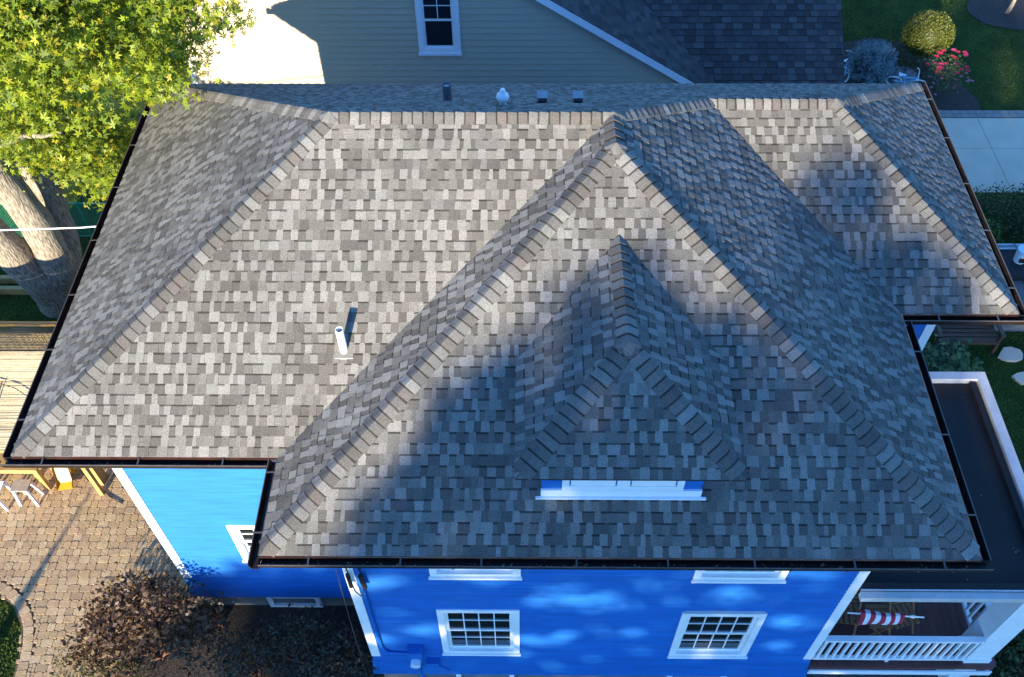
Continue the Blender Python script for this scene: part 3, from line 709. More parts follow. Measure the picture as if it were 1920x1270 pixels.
# ------------------------------------------------------------ off-frame tree that shades the wing (stands towards the sun)
def limb_path(a, b, n=6, w=.3):
    a = Vector(a); b = Vector(b); pts = []
    for i in range(n+1):
        t = i/n; p = a.lerp(b, t)
        if 0 < i < n: p += Vector((random.uniform(-w, w), random.uniform(-w, w), random.uniform(-w, w)*.5))
        pts.append(p)
    return pts
TY = -47.0
def AB(a, b, dy=0): return np.array([a + SUN_K*(TY+dy), TY+dy, b - SUN_T*(TY+dy)])
shade = thing('tree', 'tall broad shade tree standing behind the viewpoint', 'tree', tuple(AB(5.0, 0))[:2] + (0,))
bx_, by_ = AB(5.0, 0)[:2]
tk = MB(); tk.tube([(bx_, by_, -.2), (bx_+.1, by_, 2), (bx_-.1, by_, 5), (bx_, by_, 9), (bx_+.2, by_, 15)], [.7, .5, .45, .36, .12], 12)
for k in range(11):
    t = k*2.4; tk.tube(limb_path((bx_, by_, 6+k*.7), (bx_+math.cos(t)*4.6, by_+math.sin(t)*2.2, 10+k*.7)), [.2, .17, .14, .11, .08, .05, .03], 7)
tk.build('trunk', 'bark', shade, smooth=True)
PROF = [(-4.6, -2.2), (-4.2, -1.0), (-3.8, -.35), (-3.2, -.08), (-2.2, .10), (-1.2, .02), (-.6, .2), (-.2, 1.2), (-.05, 2.8), (.1, 3.7), (.33, 4.35), (.6, 4.75), (.85, 5.15), (1.28, 5.9), (2.09, 6.4), (2.7, 6.85), (3.07, 7.2), (3.66, 6.95), (4.45, 6.65), (5.2, 7.0),
        (5.8, 7.15), (6.4, 7.0), (7.0, 6.5), (8.0, 5.8), (9.0, 4.4), (9.25, 2.7), (10.1, 2.6), (10.4, 3.0), (12.0, 3.4), (14.0, 2.8), (15.5, .5)]
GAPS = [(4.26, 2.23), (4.89, 1.67), (5.77, 1.87), (4.03, 1.45), (4.16, .45), (4.67, .46), (6.94, .83), (6.78, -.13), (6.75, 2.84), (3.57, 1.74), (6.06, 1.78), (1.87, 2.46), (2.73, 1.68), (3.32, 1.54), (.83, .45), (2.96, .03),
        (2.48, .08), (.39, 2.4), (.09, -.02), (2.9, 2.21), (5.68, 5.9), (6.0, 6.8), (6.5, 6.49), (6.95, 6.6), (6.6, 6.75), (12.4, 2.3)]
GAPS += [(random.uniform(.1, 7.2), random.uniform(-1.2, 3.0)) for _ in range(34)]
GAPR = [(random.uniform(.14, .30), random.uniform(.09, .17)) if i < 26 else (random.uniform(-.02, .12), random.uniform(-.02, .08)) for i in range(len(GAPS))]
cc = []
pa = np.array([p[0] for p in PROF]); pb = np.array([p[1] for p in PROF])
while len(cc) < 2000:
    a = random.uniform(-4.6, 15.5); b = random.uniform(-3.2, 7.4)
    if b < np.interp(a, pa, pb) and b > -3.2 + .02*(a-5)**2: cc.append(AB(a, b, random.gauss(0, 1.5)))
Pl = clusters(np.array(cc), 26, .24, .8)
aa = Pl[:, 0]-SUN_K*Pl[:, 1]; bb = Pl[:, 2]+SUN_T*Pl[:, 1]; ok = np.ones(len(Pl), bool)
rk = RNG.random(len(Pl))
for (ga, gb), (ra, rb) in zip(GAPS, GAPR): 
    th_ = np.arctan2((bb-gb)/(rb+.11), (aa-ga)/(ra+.15)); wob = 1 + .38*np.sin(3*th_+ga*9) + .25*np.sin(5*th_+gb*7)
    ok &= (((aa-ga)/(ra+.15))**2 + ((bb-gb)/(rb+.11))**2 > wob) | (rk < (.06 if gb < 4 else .34))      # openings between the boughs, cut along the sun's direction to throw light patches
Pl = Pl[ok]
leaves('crown', Pl, .26, (0, -.5, .6), palette([(.05, .085, .02), (.07, .10, .02)]), 'leaf', shade, tmpl_leaf(.7), 1.1)

# ------------------------------------------------------------ maple on the left
maple = thing('maple_tree', 'large maple with sunlit yellow green leaves and three pale trunks at left', 'tree', (-11.75, .45, 0))
B0 = Vector((-11.75, .45, -.1))
stems = [([(-11.70, .42, -.1), (-11.62, .35, .9), (-11.22, .25, 1.5), (-11.10, .15, 3.0), (-11.35, .1, 4.6), (-11.6, .3, 6.5), (-11.2, .4, 9)], [.62, .50, .40, .37, .34, .28, .15]),
         ([(-11.75, .40, .3), (-11.72, .15, 1.0), (-11.88, -.05, 2.0), (-12.15, -.1, 3.2), (-12.6, .0, 4.8), (-13.0, .1, 7)], [.50, .45, .40, .36, .30, .2]),
         ([(-11.6, .65, .4), (-11.45, 1.15, 1.4), (-11.35, 1.4, 3.0), (-11.3, 1.6, 5.0), (-10.8, 1.8, 8)], [.5, .42, .36, .30, .18])]
tk = MB()
for pts, rad in stems:
    q = []; rr = []
    for i in range(len(pts)-1):
        for s_ in range(4):
            t = s_/4; q.append(Vector(pts[i]).lerp(Vector(pts[i+1]), t) + Vector((random.uniform(-.015, .015),)*3)); rr.append((rad[i]*(1-t)+rad[i+1]*t)*random.uniform(.96, 1.05))
    q.append(Vector(pts[-1])); rr.append(rad[-1]); tk.tube(q, rr, 16)
for a, b in (((-11.5, .3, 6), (-9, -.3, 8.2)), ((-11.3, .5, 7), (-8, 1, 9)), ((-12.9, 0, 5), (-14, -1, 7.5)), ((-11.2, 1.7, 6), (-7.5, 2.2, 8.2)), ((-11.5, .2, 5.2), (-9.2, -.4, 6.0)), ((-11.4, .3, 8), (-10, -1.2, 9.5))):
    tk.tube(limb_path(a, b, 6, .12), [.15, .13, .11, .09, .07, .05, .03], 8)
tk.build('trunk', 'bark', maple, smooth=True)
mask = [(-260, -420), (440, -420), (428, 30), (385, 95), (352, 165), (318, 172), (288, 170), (250, 225), (236, 290), (222, 330), (205, 372), (165, 352), (128, 330), (92, 312), (45, 302), (0, 290), (-260, 280)]
def inpoly(x, y, poly):
    c = False; j = len(poly)-1
    for i in range(len(poly)):
        xi, yi = poly[i]; xj, yj = poly[j]
        if (yi > y) != (yj > y) and x < (xj-xi)*(y-yi)/(yj-yi)+xi: c = not c
        j = i
    return c
cand = np.concatenate([in_ell(1500, (-11.5, .2, 7.6), (3.8, 2.6, 3.8), .35), in_ell(1100, (-8.2, -1.2, 9.5), (3.4, 2.6, 2.6), .2), in_ell(260, (-9.2, -.2, 4.6), (1.6, 1.2, 1.2), .2), in_ell(160, (-9.6, 2.0, 3.4), (1.2, .6, 1.0), .1)])
keep = []
for c in cand:
    X, Y = proj(c); a_ = c[0]-SUN_K*c[1]; b_ = c[2]+SUN_T*c[1]
    if inpoly(X, Y, mask) and not (-9.4 < a_ < -5.6 and 4.6 < b_ < 7.5): keep.append(c)
keep = np.array(keep)
keep = keep[RNG.random(len(keep)) < .46]
Pl = clusters(keep, 62, .225, .62)
def maple_col(P_, N):
    base = np.array([(.20, .27, .016), (.27, .315, .018), (.115, .175, .015), (.34, .30, .022), (.075, .12, .014)])
    c = base[RNG.choice(5, N, p=(.34, .28, .20, .08, .10))]
    return np.clip(c*(1+RNG.normal(size=(N, 1))*.14), .01, 1)
leaves('crown', Pl, .090, (0.05, -.75, .45), maple_col, 'maple_leaf', maple, tmpl_maple(), .95)

# ------------------------------------------------------------ patio at the left
def sheet(name, poly, z, m_):
    o = MB().prism(poly, -.10, z).build(name, m_); return struct(o)
lawnpoly = [(-16, -7.30), (-10.75, -7.36), (-10.2, -7.66), (-9.88, -8.1), (-9.74, -8.6), (-9.68, -9.3), (-9.62, -11.5), (-16, -11.5)]
patio = sheet('patio', [(-12.6, -7.30), (-10.75, -7.36), (-10.2, -7.66), (-9.88, -8.1), (-9.74, -8.6), (-9.68, -9.3), (-9.62, -11.5), (-8.2, -11.5), (-7.9, -8.2), (wx0+.02, -7.78), (wx0+.02, -3.6), (-12.6, -3.6)], .004, 'sand_joint')
border_c = [(-13, -7.16), (-11.4, -7.18), (-10.75, -7.22), (-10.35, -7.40), (-10.08, -7.60), (-9.86, -7.86), (-9.72, -8.12), (-9.63, -8.42), (-9.57, -8.8), (-9.54, -9.3), (-9.50, -10.4)]
def near_border(x, y, lim):
    for i in range(len(border_c)-1):
        a = Vector(border_c[i]); b = Vector(border_c[i+1]); p = Vector((x, y)); t = max(0, min(1, (p-a).dot(b-a)/(b-a).length_squared))
        if (a+(b-a)*t-p).length < lim: return True
    return False
PV = [(.45, .315, .165), (.41, .28, .142), (.47, .335, .185), (.37, .25, .135), (.43, .285, .15)]
pv = []
def paver(cx, cy, w, d, ang=0, col=None):
    col = col or jit(random.choice(PV), .08); c = min(.026, w*.2, d*.2); ca, sa = math.cos(ang), math.sin(ang)
    o = [(-w/2+c, -d/2), (w/2-c, -d/2), (w/2-.005, -d/2+.008), (w/2, -d/2+c), (w/2, d/2-c), (w/2-.006, d/2-.008), (w/2-c, d/2), (-w/2+c, d/2), (-w/2, d/2-c), (-w/2, -d/2+c)]
    zt = .036 + random.uniform(-.003, .004)
    tr = lambda p, s, z: (cx+(p[0]*s)*ca-(p[1]*s)*sa, cy+(p[0]*s)*sa+(p[1]*s)*ca, z)
    A = [tr(p, 1, .002) for p in o]; B = [tr(p, 1, zt-.010) for p in o]; C = [tr(p, .965, zt) for p in o]
    faces = [(C, col)]
    for i in range(len(o)): j = (i+1) % len(o); faces.append(([B[i], B[j], C[j], C[i]], col)); faces.append(([A[i], A[j], B[j], B[i]], col))
    q = [proj(p) for p in C]; pv.append((abs(area2(q)) if inv(cx, cy) else 0, faces, Vector((cx, cy, zt))))
def inv(x, y): X, Y = proj((x, y, 0)); return -5 < X < 420 and 870 < Y < 1290
y = -10.6; row = 0
while y < -3.7:
    x = -12.5 + random.uniform(0, .2)
    while x < wx0:
        w = random.choice((.155, .155, .235, .235, .19)); cx = x+w/2; cy = y+.08
        xlim = wx0-.06 if cy > -7.75 else -7.95-.02*(cy+8)
        if x+w > xlim: x += w; continue
        if not inpoly(cx, cy, lawnpoly) and not near_border(cx, cy, .175): paver(cx, cy, w-.004, .156, random.uniform(-.012, .012))
        else:       # cut pavers along the curved border
            for q in range(3):
                for q2 in range(2):
                    cx2 = x+w*(q+.5)/3; cy2 = cy-.038+.076*q2
                    if not inpoly(cx2, cy2, lawnpoly) and not near_border(cx2, cy2, .128): paver(cx2, cy2, w/3-.004, .074, 0, (.40, .28, .15))
        x += w
    y += .160
# border course
acc = 0
for i in range(len(border_c)-1):
    a = Vector(border_c[i]); b = Vector(border_c[i+1]); L_ = (b-a).length; n = max(1, round(L_/.165)); ang = math.atan2((b-a).y, (b-a).x)
    for k in range(n): p = a.lerp(b, (k+.5)/n); paver(p.x, p.y, L_/n-.006, .20, ang)
pv.sort(key=lambda t: -t[0])
emit(pv, 'paver', 'paver', patio, 300, 'pavers_far')
# bed under the shrubs
sheet('planting_bed', [(-8.05, -11.5), (-2.0, -11.5), (-2.0, WYF+.2), (WLX-.02, LYF+.2), (-6.6, LYF+.2), (-6.7, -7.9), (-7.6, -8.2)], .012, 'mulch')
sheet('planting_bed', [(-1.99, -12.0), (5.2, -12.0), (5.2, WYF+.2), (-1.99, WYF+.2)], .010, 'mulch')
sheet('gravel_strip', [(5.25, -12.0), (8.0, -12.0), (8.0, -8.6), (5.25, -8.6)], .012, 'gravel')

def shrub(name, label, cat, base, ells, n, size, cols, w=None, stem=True, per=14, rad=.11, bias=(0, -.4, .7), m_='leaf', tmpl=None, group=None, spread=1.0, stemcol='bark'):
    s = thing(name, label, cat, base, group)
    P_ = np.concatenate([in_ell(int(n*er[0]*er[1]*er[2]), c, er, .45) for c, er in ells])
    P_ = P_[P_[:, 2] > .05]
    leaves('foliage', clusters(P_, per, rad, .9), size, bias, palette(cols, w), m_, s, tmpl or tmpl_leaf(.55), spread)
    if stem:
        t = MB()
        for k in range(14):
            e = Vector(P_[random.randrange(len(P_))]); b = Vector(base) + Vector((random.uniform(-.1, .1), random.uniform(-.1, .1), 0))
            md = b.lerp(e, .5) + Vector((random.uniform(-.1, .1), random.uniform(-.1, .1), .15))
            t.tube([b, md, e], [.022, .015, .006], 5)
        t.build('stems', 'brown_wood', s)
    return s
DKP = [(.070, .034, .020), (.10, .055, .026), (.045, .026, .017), (.12, .085, .035)]
shrub('purple_shrub', 'tall burgundy leaved shrub beside the patio and the blue wall', 'shrub', (-7.0, -8.65, 0),
      [((-7.3, -8.5, 1.2), (.75, .75, .95)), ((-6.6, -8.5, 1.4), (.7, .65, .95)), ((-7.05, -8.3, 1.95), (.42, .4, .55)), ((-7.8, -8.75, .85), (.5, .55, .65)), ((-6.0, -8.6, 1.0), (.5, .5, .75))], 300, .10, DKP, (.35, .3, .25, .1))
shrub('olive_shrub', 'low olive green shrub in front of the burgundy shrub near the lawn', 'shrub', (-7.6, -9.35, 0),
      [((-8.15, -9.15, .55), (.6, .55, .55)), ((-7.5, -9.4, .7), (.7, .5, .65))], 420, .06, [(.12, .095, .030), (.085, .075, .022), (.15, .10, .04), (.06, .05, .02)], (.3, .3, .2, .2))
shrub('orange_shrub', 'small orange tinted shrub against the foot of the blue wall', 'shrub', (-5.95, -8.0, 0),
      [((-5.95, -8.02, .7), (.26, .2, .45))], 500, .06, [(.30, .11, .025), (.20, .10, .02), (.12, .09, .02)], (.4, .3, .3))
shrub('dark_shrub', 'dark green shrub in deep shade below the small blue wall window', 'shrub', (-3.9, -8.9, 0),
      [((-3.95, -8.8, .8), (.95, .6, .75)), ((-3.2, -9.1, .65), (.5, .45, .6))], 520, .075, [(.020, .028, .014), (.03, .032, .018), (.04, .026, .018)], (.4, .3, .3))
shrub('dark_shrub', 'dark shrub with a few yellowed leaves between the burgundy and dark shrubs', 'shrub', (-5.0, -9.0, 0),
      [((-5.0, -8.95, .65), (.7, .55, .65))], 560, .07, [(.030, .030, .016), (.10, .075, .02), (.045, .03, .02), (.14, .06, .03)], (.5, .15, .25, .1))

# table, stool, slide, post
tb = thing('wooden_table', 'yellow pine table at the edge of the patio beside the toy slide', 'table', (-11.0, -4.9, 0))
m = MB(); m.box(-12.2, -5.10, .84, -10.22, -4.5, .90); m.build('tabletop', 'pine_wood', tb)
m = MB(); m.box(-12.15, -5.06, .70, -10.27, -5.02, .838); m.build('apron', 'pine_wood', tb)
for x in (-10.36, -12.15): 
    for y in (-5.08, -4.62): m = MB(); m.box(x, y, .0, x+.11, y+.09, .838); m.build('leg', 'pine_wood', tb)
stl = thing('stool', 'pale grey four legged stool in front of the pine table', 'stool', (-10.6, -5.32, 0))
m = MB(); m.box(-10.79, -5.42, .56, -10.43, -5.14, .60); m.build('seat', 'grey_wood', stl)
for sx in (-1, 1):
    for sy in (-1, 1):
        m = MB(); m.beam((-10.61+sx*.14, -5.28+sy*.10, .56), (-10.58+sx*.19, -5.30+sy*.15, .03), .05, .05); m.build('leg', 'tyre_white', stl)
ch = thing('chair', 'white garden chair partly cut off by the left edge beside the stool', 'chair', (-11.3, -5.5, 0))
m = MB(); m.box(-11.55, -5.55, .42, -11.08, -5.1, .46); m.build('seat', 'tyre_white', ch)
m = MB(); m.beam((-11.55, -5.1, .8), (-11.08, -5.1, .8), .05, .3); m.build('backrest', 'tyre_white', ch)
for x in (-11.52, -11.08):
    for y in (-5.53, -5.12): m = MB(); m.beam((x, y, .42), (x+.06*(1 if x > -11.3 else -1), y-.03, .03), .05, .05); m.build('leg', 'tyre_white', ch)
sl = thing('toy_slide', 'yellow and green plastic toy slide next to the pine table', 'toy', (-10.0, -4.6, 0))
m = MB()
pts = [(-10.15, -4.2, .95), (-10.10, -4.45, .80), (-10.02, -4.7, .5), (-9.93, -4.95, .16), (-9.90, -5.10, .10)]
for i in range(4):
    a, b = Vector(pts[i]), Vector(pts[i+1]); w = Vector((.16, .03, 0))
    m.poly([a-w, a+w, b+w, b-w], ); m.poly([a-w, b-w, b-w+Vector((0, 0, .09)), a-w+Vector((0, 0, .09))]); m.poly([a+w, b+w, b+w+Vector((0, 0, .09)), a+w+Vector((0, 0, .09))])
m.build('chute', 'yellow_plastic', sl)
m = MB(); m.lathe([(.13, 0), (.15, .05), (.14, .10), (.06, .12), (0, .12)], (-9.86, -4.62, .52), 16); m.build('wheel_toy', 'green_plastic', sl)
m = MB(); m.beam((-10.05, -4.2, 0), (-10.1, -4.25, .9), .06); m.beam((-10.3, -4.2, 0), (-10.25, -4.25, .9), .06); m.beam((-9.86, -4.62, .03), (-9.86, -4.62, .54), .08); m.build('support', 'yellow_plastic', sl)
po = MB(); po.box(-9.21, -4.96, 0, -9.12, -4.70, 2.6); tag(po.build('wooden_post', 'pine_wood'), 'thick sunlit wooden post standing on the patio beside the blue wall', 'post')
m = MB(); m.tube([(-9.75, -4.55, .05), (-9.5, -4.85, .05), (-9.2, -5.0, .05), (-8.9, -5.25, .05), (-8.6, -5.4, .05)], .010, 6); tag(m.build('ground_cord', 'black'), 'thin dark cord lying across the patio pavers', 'cord')

# reed roofed shelter
rf = thing('reed_shelter', 'small shelter with pale reed thatch roof left of the house', 'shelter', (-11.5, -3.8, 0))
RX0, RX1 = -14.2, -9.0
ry = dict(b=(-2.12, 2.15), r=(-3.44, 2.82), f=(-5.40, 2.2))
for nm, (ya, za), (yb, zb) in (('front_thatch', ry['f'], ry['r']), ('rear_thatch', ry['b'], ry['r'])):
    m = MB(); n = 190
    for k in range(n):
        t0, t1 = k/n, (k+1)/n; xo = random.uniform(-.03, .03); hgt = random.uniform(.0, .016); c = jit((.44, .355, .215), .20)
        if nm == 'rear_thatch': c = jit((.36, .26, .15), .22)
        y0_, z0_, y1_, z1_ = ya+(yb-ya)*t0, za+(zb-za)*t0+hgt, ya+(yb-ya)*t1, za+(zb-za)*t1+hgt+.004
        xs = [RX0, -12.7+random.uniform(-.3, .3), -11.1+random.uniform(-.3, .3), -9.9+random.uniform(-.2, .2), RX1+xo]
        for i in range(4): m.poly([(xs[i], y0_, z0_+random.uniform(0, .006)), (xs[i+1], y0_, z0_), (xs[i+1], y1_, z1_), (xs[i], y1_, z1_)], jit(c, .1))
    m.build(nm, 'reed', rf, kind='stuff')
m = MB()
for (ya, za) in (ry['f'], ry['b'], ry['r']): m.beam((RX0, ya+.02, za-.06), (RX1, ya+.02, za-.06), .07, .09)
m.build('purlin', 'pine_wood', rf)
m = MB(); xx = RX0
while xx < RX1-.1: w_ = random.uniform(.02, .04); m.box(xx, -2.36+random.uniform(-.008, .008), 0, xx+w_, -2.34, 2.08, jit((.42, .31, .16), .2)); xx += w_+.002
m.build('added_shade_screen', 'reed', rf, kind='stuff')  # reed screen added to block sun passing under the roof onto the trunks
for x in (RX0+.2, RX1-.15):
    for y in (-5.2, -2.35): m = MB(); m.box(x, y, 0, x+.09, y+.09, 2.16); m.build('post', 'pine_wood', rf)
m = MB(); m.tube([(-14, -4.0, 2.74), (-11.2, -3.95, 2.74), (-10.2, -4.25, 2.66), (-9.6, -4.6, 2.56)], .009, 5); m.tube([(-10.5, -4.10, 2.70), (-10.55, -4.5, 2.54)], .012, 5); m.build('light_string', 'black', rf)

# green chain link fence
fe = thing('chain_link_fence', 'green chain link fence behind the maple trunks', 'fence', (-12, 2.7, 0))
m = MB(); m.tube([(-18, 2.66, 1.2), (-8.6, 2.70, 1.2)], .025, 8); m.build('top_rail', 'green_metal', fe)
m = MB(); m.tube([(-18, 2.62, .06), (-8.6, 2.66, .06)], .012, 6); m.build('bottom_rail', 'green_metal', fe)
for x in (-16.5, -14, -11.6, -9.3): m = MB(); m.tube([(x, 2.68, -.1), (x, 2.68, 1.25)], .032, 8); m.build('post', 'green_metal', fe)
m = MB(); s_ = .07
for k in range(int(9.4/s_)+17):
    x = -18+k*s_
    for sg in (1, -1):
        a = (x if sg > 0 else x-1.14, .06); b = (x+sg*0-1.14 if sg > 0 else x, 1.2)
        m.beam((a[0], 2.68, a[1]), (b[0], 2.68, b[1]), .005, .005)
m.build('wire_mesh', 'green_metal', fe)
for yy, lab in ((1.03, 'long timber edging beam on the lawn farther from the house'), (.66, 'long timber edging beam on the lawn nearer the house')):
    m = MB(); m.box(-18, yy-.06, -.01, -12.2, yy+.06, .2); tag(m.build('timber_beam', 'pine_wood'), lab, 'beam', 'timber beams on the lawn')
m = MB(); m.box(-14.2, .15, 0, -13.45, .23, .5); m.poly([(-14.2, .1, .5), (-13.45, .1, .56), (-13.35, .3, .56), (-14.2, .35, .5)]); tag(m.build('white_board', 'white_paint'), 'white board sticking in at the left edge above the lawn', 'board')
m = MB(); m.tube([(-18, -2.9, 5.55), (-13, -2.7, 5.28), (-10.26, -2.35, 5.2), (-8.5, -2.35, 5.28), (wx0-.05, -2.4, 5.55)], .015, 8); tag(m.build('overhead_cable', 'tyre_white'), 'white overhead cable running to the left side of the house', 'cable')

# ------------------------------------------------------------ right side yard
dr = MB(); dr.prism([(9.2, 4.45), (40, 4.45), (40, 7.72), (9.2, 7.72)], -.08, .0); struct(dr.build('driveway', 'sand_joint'))
drv = bpy.data.objects['driveway']
xs = [9.2, 11.2, 13.53, 15.86, 18.2]; ys = [(4.45, 6.31), (6.325, 7.70)]
for i in range(4):
    for a, b in ys: m = MB(); m.box(xs[i]+.008, a, -.05, xs[i+1]-.008, b, .035); m.build('slab', 'concrete', drv)
pb = sheet('paver_edging', [(9.2, 7.74), (40, 7.74), (40, 8.06), (9.2, 8.06)], .004, 'sand_joint')
x = 9.25
while x < 18:
    for yy in (7.82, 7.98):
        w = .24; col = jit((.27, .235, .20), .1); m = MB(); m.box(x+.004, yy-.074, .0, x+w-.006, yy+.074, .045+random.uniform(0, .005), col); m.build('paver', 'paver', pb)
    x += .24
bedp = [(8.6, 8.1), (13.75, 8.1), (13.85, 8.5), (13.6, 9.3), (13.4, 10.2), (13.2, 11.0), (12.4, 11.6), (11.4, 11.9), (10.2, 11.6), (8.6, 11.2)]
sheet('flower_bed', bedp, .012, 'mulch')
cir = [(16.3+1.35*math.cos(t*.25), 13.5+1.15*math.sin(t*.25)*(1+.05*math.sin(t))) for t in range(25)]
sheet('mulch_ring', cir, .012, 'mulch')
m = MB(); m.tube([(16.2, 13.35, -.05), (16.25, 13.3, .3), (16.3, 13.3, 1.5), (16.4, 13.2, 3.2)], [.10, .065, .055, .04], 10)
yt = thing('young_tree', 'young tree with thin pale trunk in a round mulch ring', 'tree', (16.2, 13.35, 0)); m.build('trunk', 'bark', yt, smooth=True)
leaves('crown', clusters(in_ell(160, (16.6, 13.3, 4.3), (1.3, 1.2, 1.2)), 16, .18), .10, (0, -.4, .7), palette([(.06, .09, .02), (.09, .11, .02)]), 'leaf', yt, tmpl_leaf(.6))
# topiary
tp = thing('topiary_ball', 'clipped round green topiary ball behind the red roses', 'shrub', (12.55, 10.55, 0))
d = RNG.normal(size=(9000, 3)); d /= np.linalg.norm(d, axis=1)[:, None]; rr = .80 - .10*RNG.random(9000)**2
Pt = np.array((12.52, 10.6, 1.0)) + d*rr[:, None]*np.array((.93, .93, .86))
leaves('foliage', Pt, .055, (0, 0, 0), palette([(.12, .14, .016), (.09, .115, .014), (.15, .155, .02)]), 'leaf', tp, tmpl_leaf(.6), 1.0)
m = MB(); m.lathe([(0, -.62), (.4, -.52), (.62, -.2), (.66, 0), (.6, .28), (.4, .5), (0, .62)], (12.52, 10.6, 1.0), 18, (.04, .05, .01)); m.build('core', 'leaf', tp, smooth=True)
m = MB(); m.tube([(12.52, 10.6, 0), (12.52, 10.6, .6)], .06, 8); m.build('stem', 'bark', tp)
# roses
rs = thing('rose_bush', 'rose bush covered in red and pink blooms in the flower bed', 'rose bush', (12.75, 9.0, 0))
Pr = np.concatenate([in_ell(120, (12.75, 9.05, .55), (.62, .55, .5)), in_ell(60, (12.6, 9.3, .85), (.7, .45, .35))])
leaves('foliage', clusters(Pr, 10, .09), .055, (0, -.3, .8), palette([(.05, .085, .02), (.08, .11, .03), (.03, .055, .018)]), 'leaf', rs, tmpl_leaf(.6))
m = MB()
for k in range(16):
    e = Vector(Pr[random.randrange(len(Pr))]); m.tube([(12.75, 9.05, 0), (12.75+(e.x-12.75)*.4, 9.05+(e.y-9.05)*.4, e.z*.6), e], [.012, .009, .005], 5)
m.build('stems', 'bark', rs)
ROSE_PX = [(322, 618), (350, 575), (375, 572), (400, 558), (362, 590), (507, 553), (555, 572), (497, 618), (520, 637), (625, 575), (640, 595), (635, 610), (222, 702), (310, 698), (368, 707), (420, 697), (533, 705), (345, 742), (345, 768), (378, 745), (322, 790), (648, 733), (588, 762), (660, 772), (553, 798), (645, 798), (553, 872), (525, 935), (508, 958), (268, 950), (378, 852), (662, 845), (680, 875), (655, 888), (715, 882), (307, 1028), (245, 835), (590, 835), (290, 902)]
for i, (a, b) in enumerate(ROSE_PX):
    X, Y = 1700+a/5.773, b/5.773
    dv = f_*FPX + rx*(X-960) - ux*(Y-635); zt = 1.15 - (b-550)/480*.75 + random.uniform(-.05, .05); zt = max(.35, zt)
    t = (zt-CAMP.z)/dv.z; c = CAMP + dv*t
    pale = b > 790 and a > 230 and i >= 25
    col = (.62, .22, .32) if pale and i < 40 and i not in (26, 27, 24) else ((.70, .035, .08) if random.random() < .65 else (.68, .06, .16))
    s_ = random.uniform(.05, .07) if not pale else random.uniform(.032, .045); m = MB()
    for k in range(6):
        t0 = k*math.pi/3; t1 = t0+math.pi/2.4
        m.poly([c, c+Vector((math.cos(t0)*s_, math.sin(t0)*s_, s_*.35)), c+Vector((math.cos((t0+t1)/2)*s_*1.25, math.sin((t0+t1)/2)*s_*1.25, s_*.6)), c+Vector((math.cos(t1)*s_, math.sin(t1)*s_, s_*.35))], jit(col, .1))
        m.poly([c+Vector((0, 0, .01)), c+Vector((math.cos(t0)*s_*.6, math.sin(t0)*s_*.6, s_*.75)), c+Vector((math.cos(t1)*s_*.6, math.sin(t1)*s_*.6, s_*.75))], jit(col, .15))
    m.build('bloom', 'petal', rs)
# dwarf blue spruce
sp = thing('blue_spruce', 'dwarf blue spruce with dense grey blue needles beside the bicycles', 'shrub', (10.7, 9.75, 0))
tips = in_ell(330, (10.72, 9.75, .55), (.72, .68, .62), .75); tips = tips[tips[:, 2] > .05]
leaves('needles', clusters(tips, 26, .055, 1), .085, (0, -.1, .5), palette([(.17, .25, .28), (.22, .31, .34), (.12, .18, .20)]), 'needle', sp, tmpl_leaf(.16), 1.2)
m = MB(); m.lathe([(0, -.5), (.45, -.35), (.55, 0), (.42, .35), (0, .5)], (10.72, 9.75, .5), 14, (.03, .05, .055)); m.build('core', 'needle', sp, smooth=True)
shrub('low_shrub', 'loose yellow green shrub between the blue spruce and the topiary ball', 'shrub', (11.6, 10.6, 0), [((11.6, 10.6, .4), (.5, .5, .4)), ((12.0, 9.9, .3), (.6, .5, .3))], 900, .06, [(.06, .06, .018), (.035, .045, .014), (.10, .09, .025)], (.4, .4, .2))
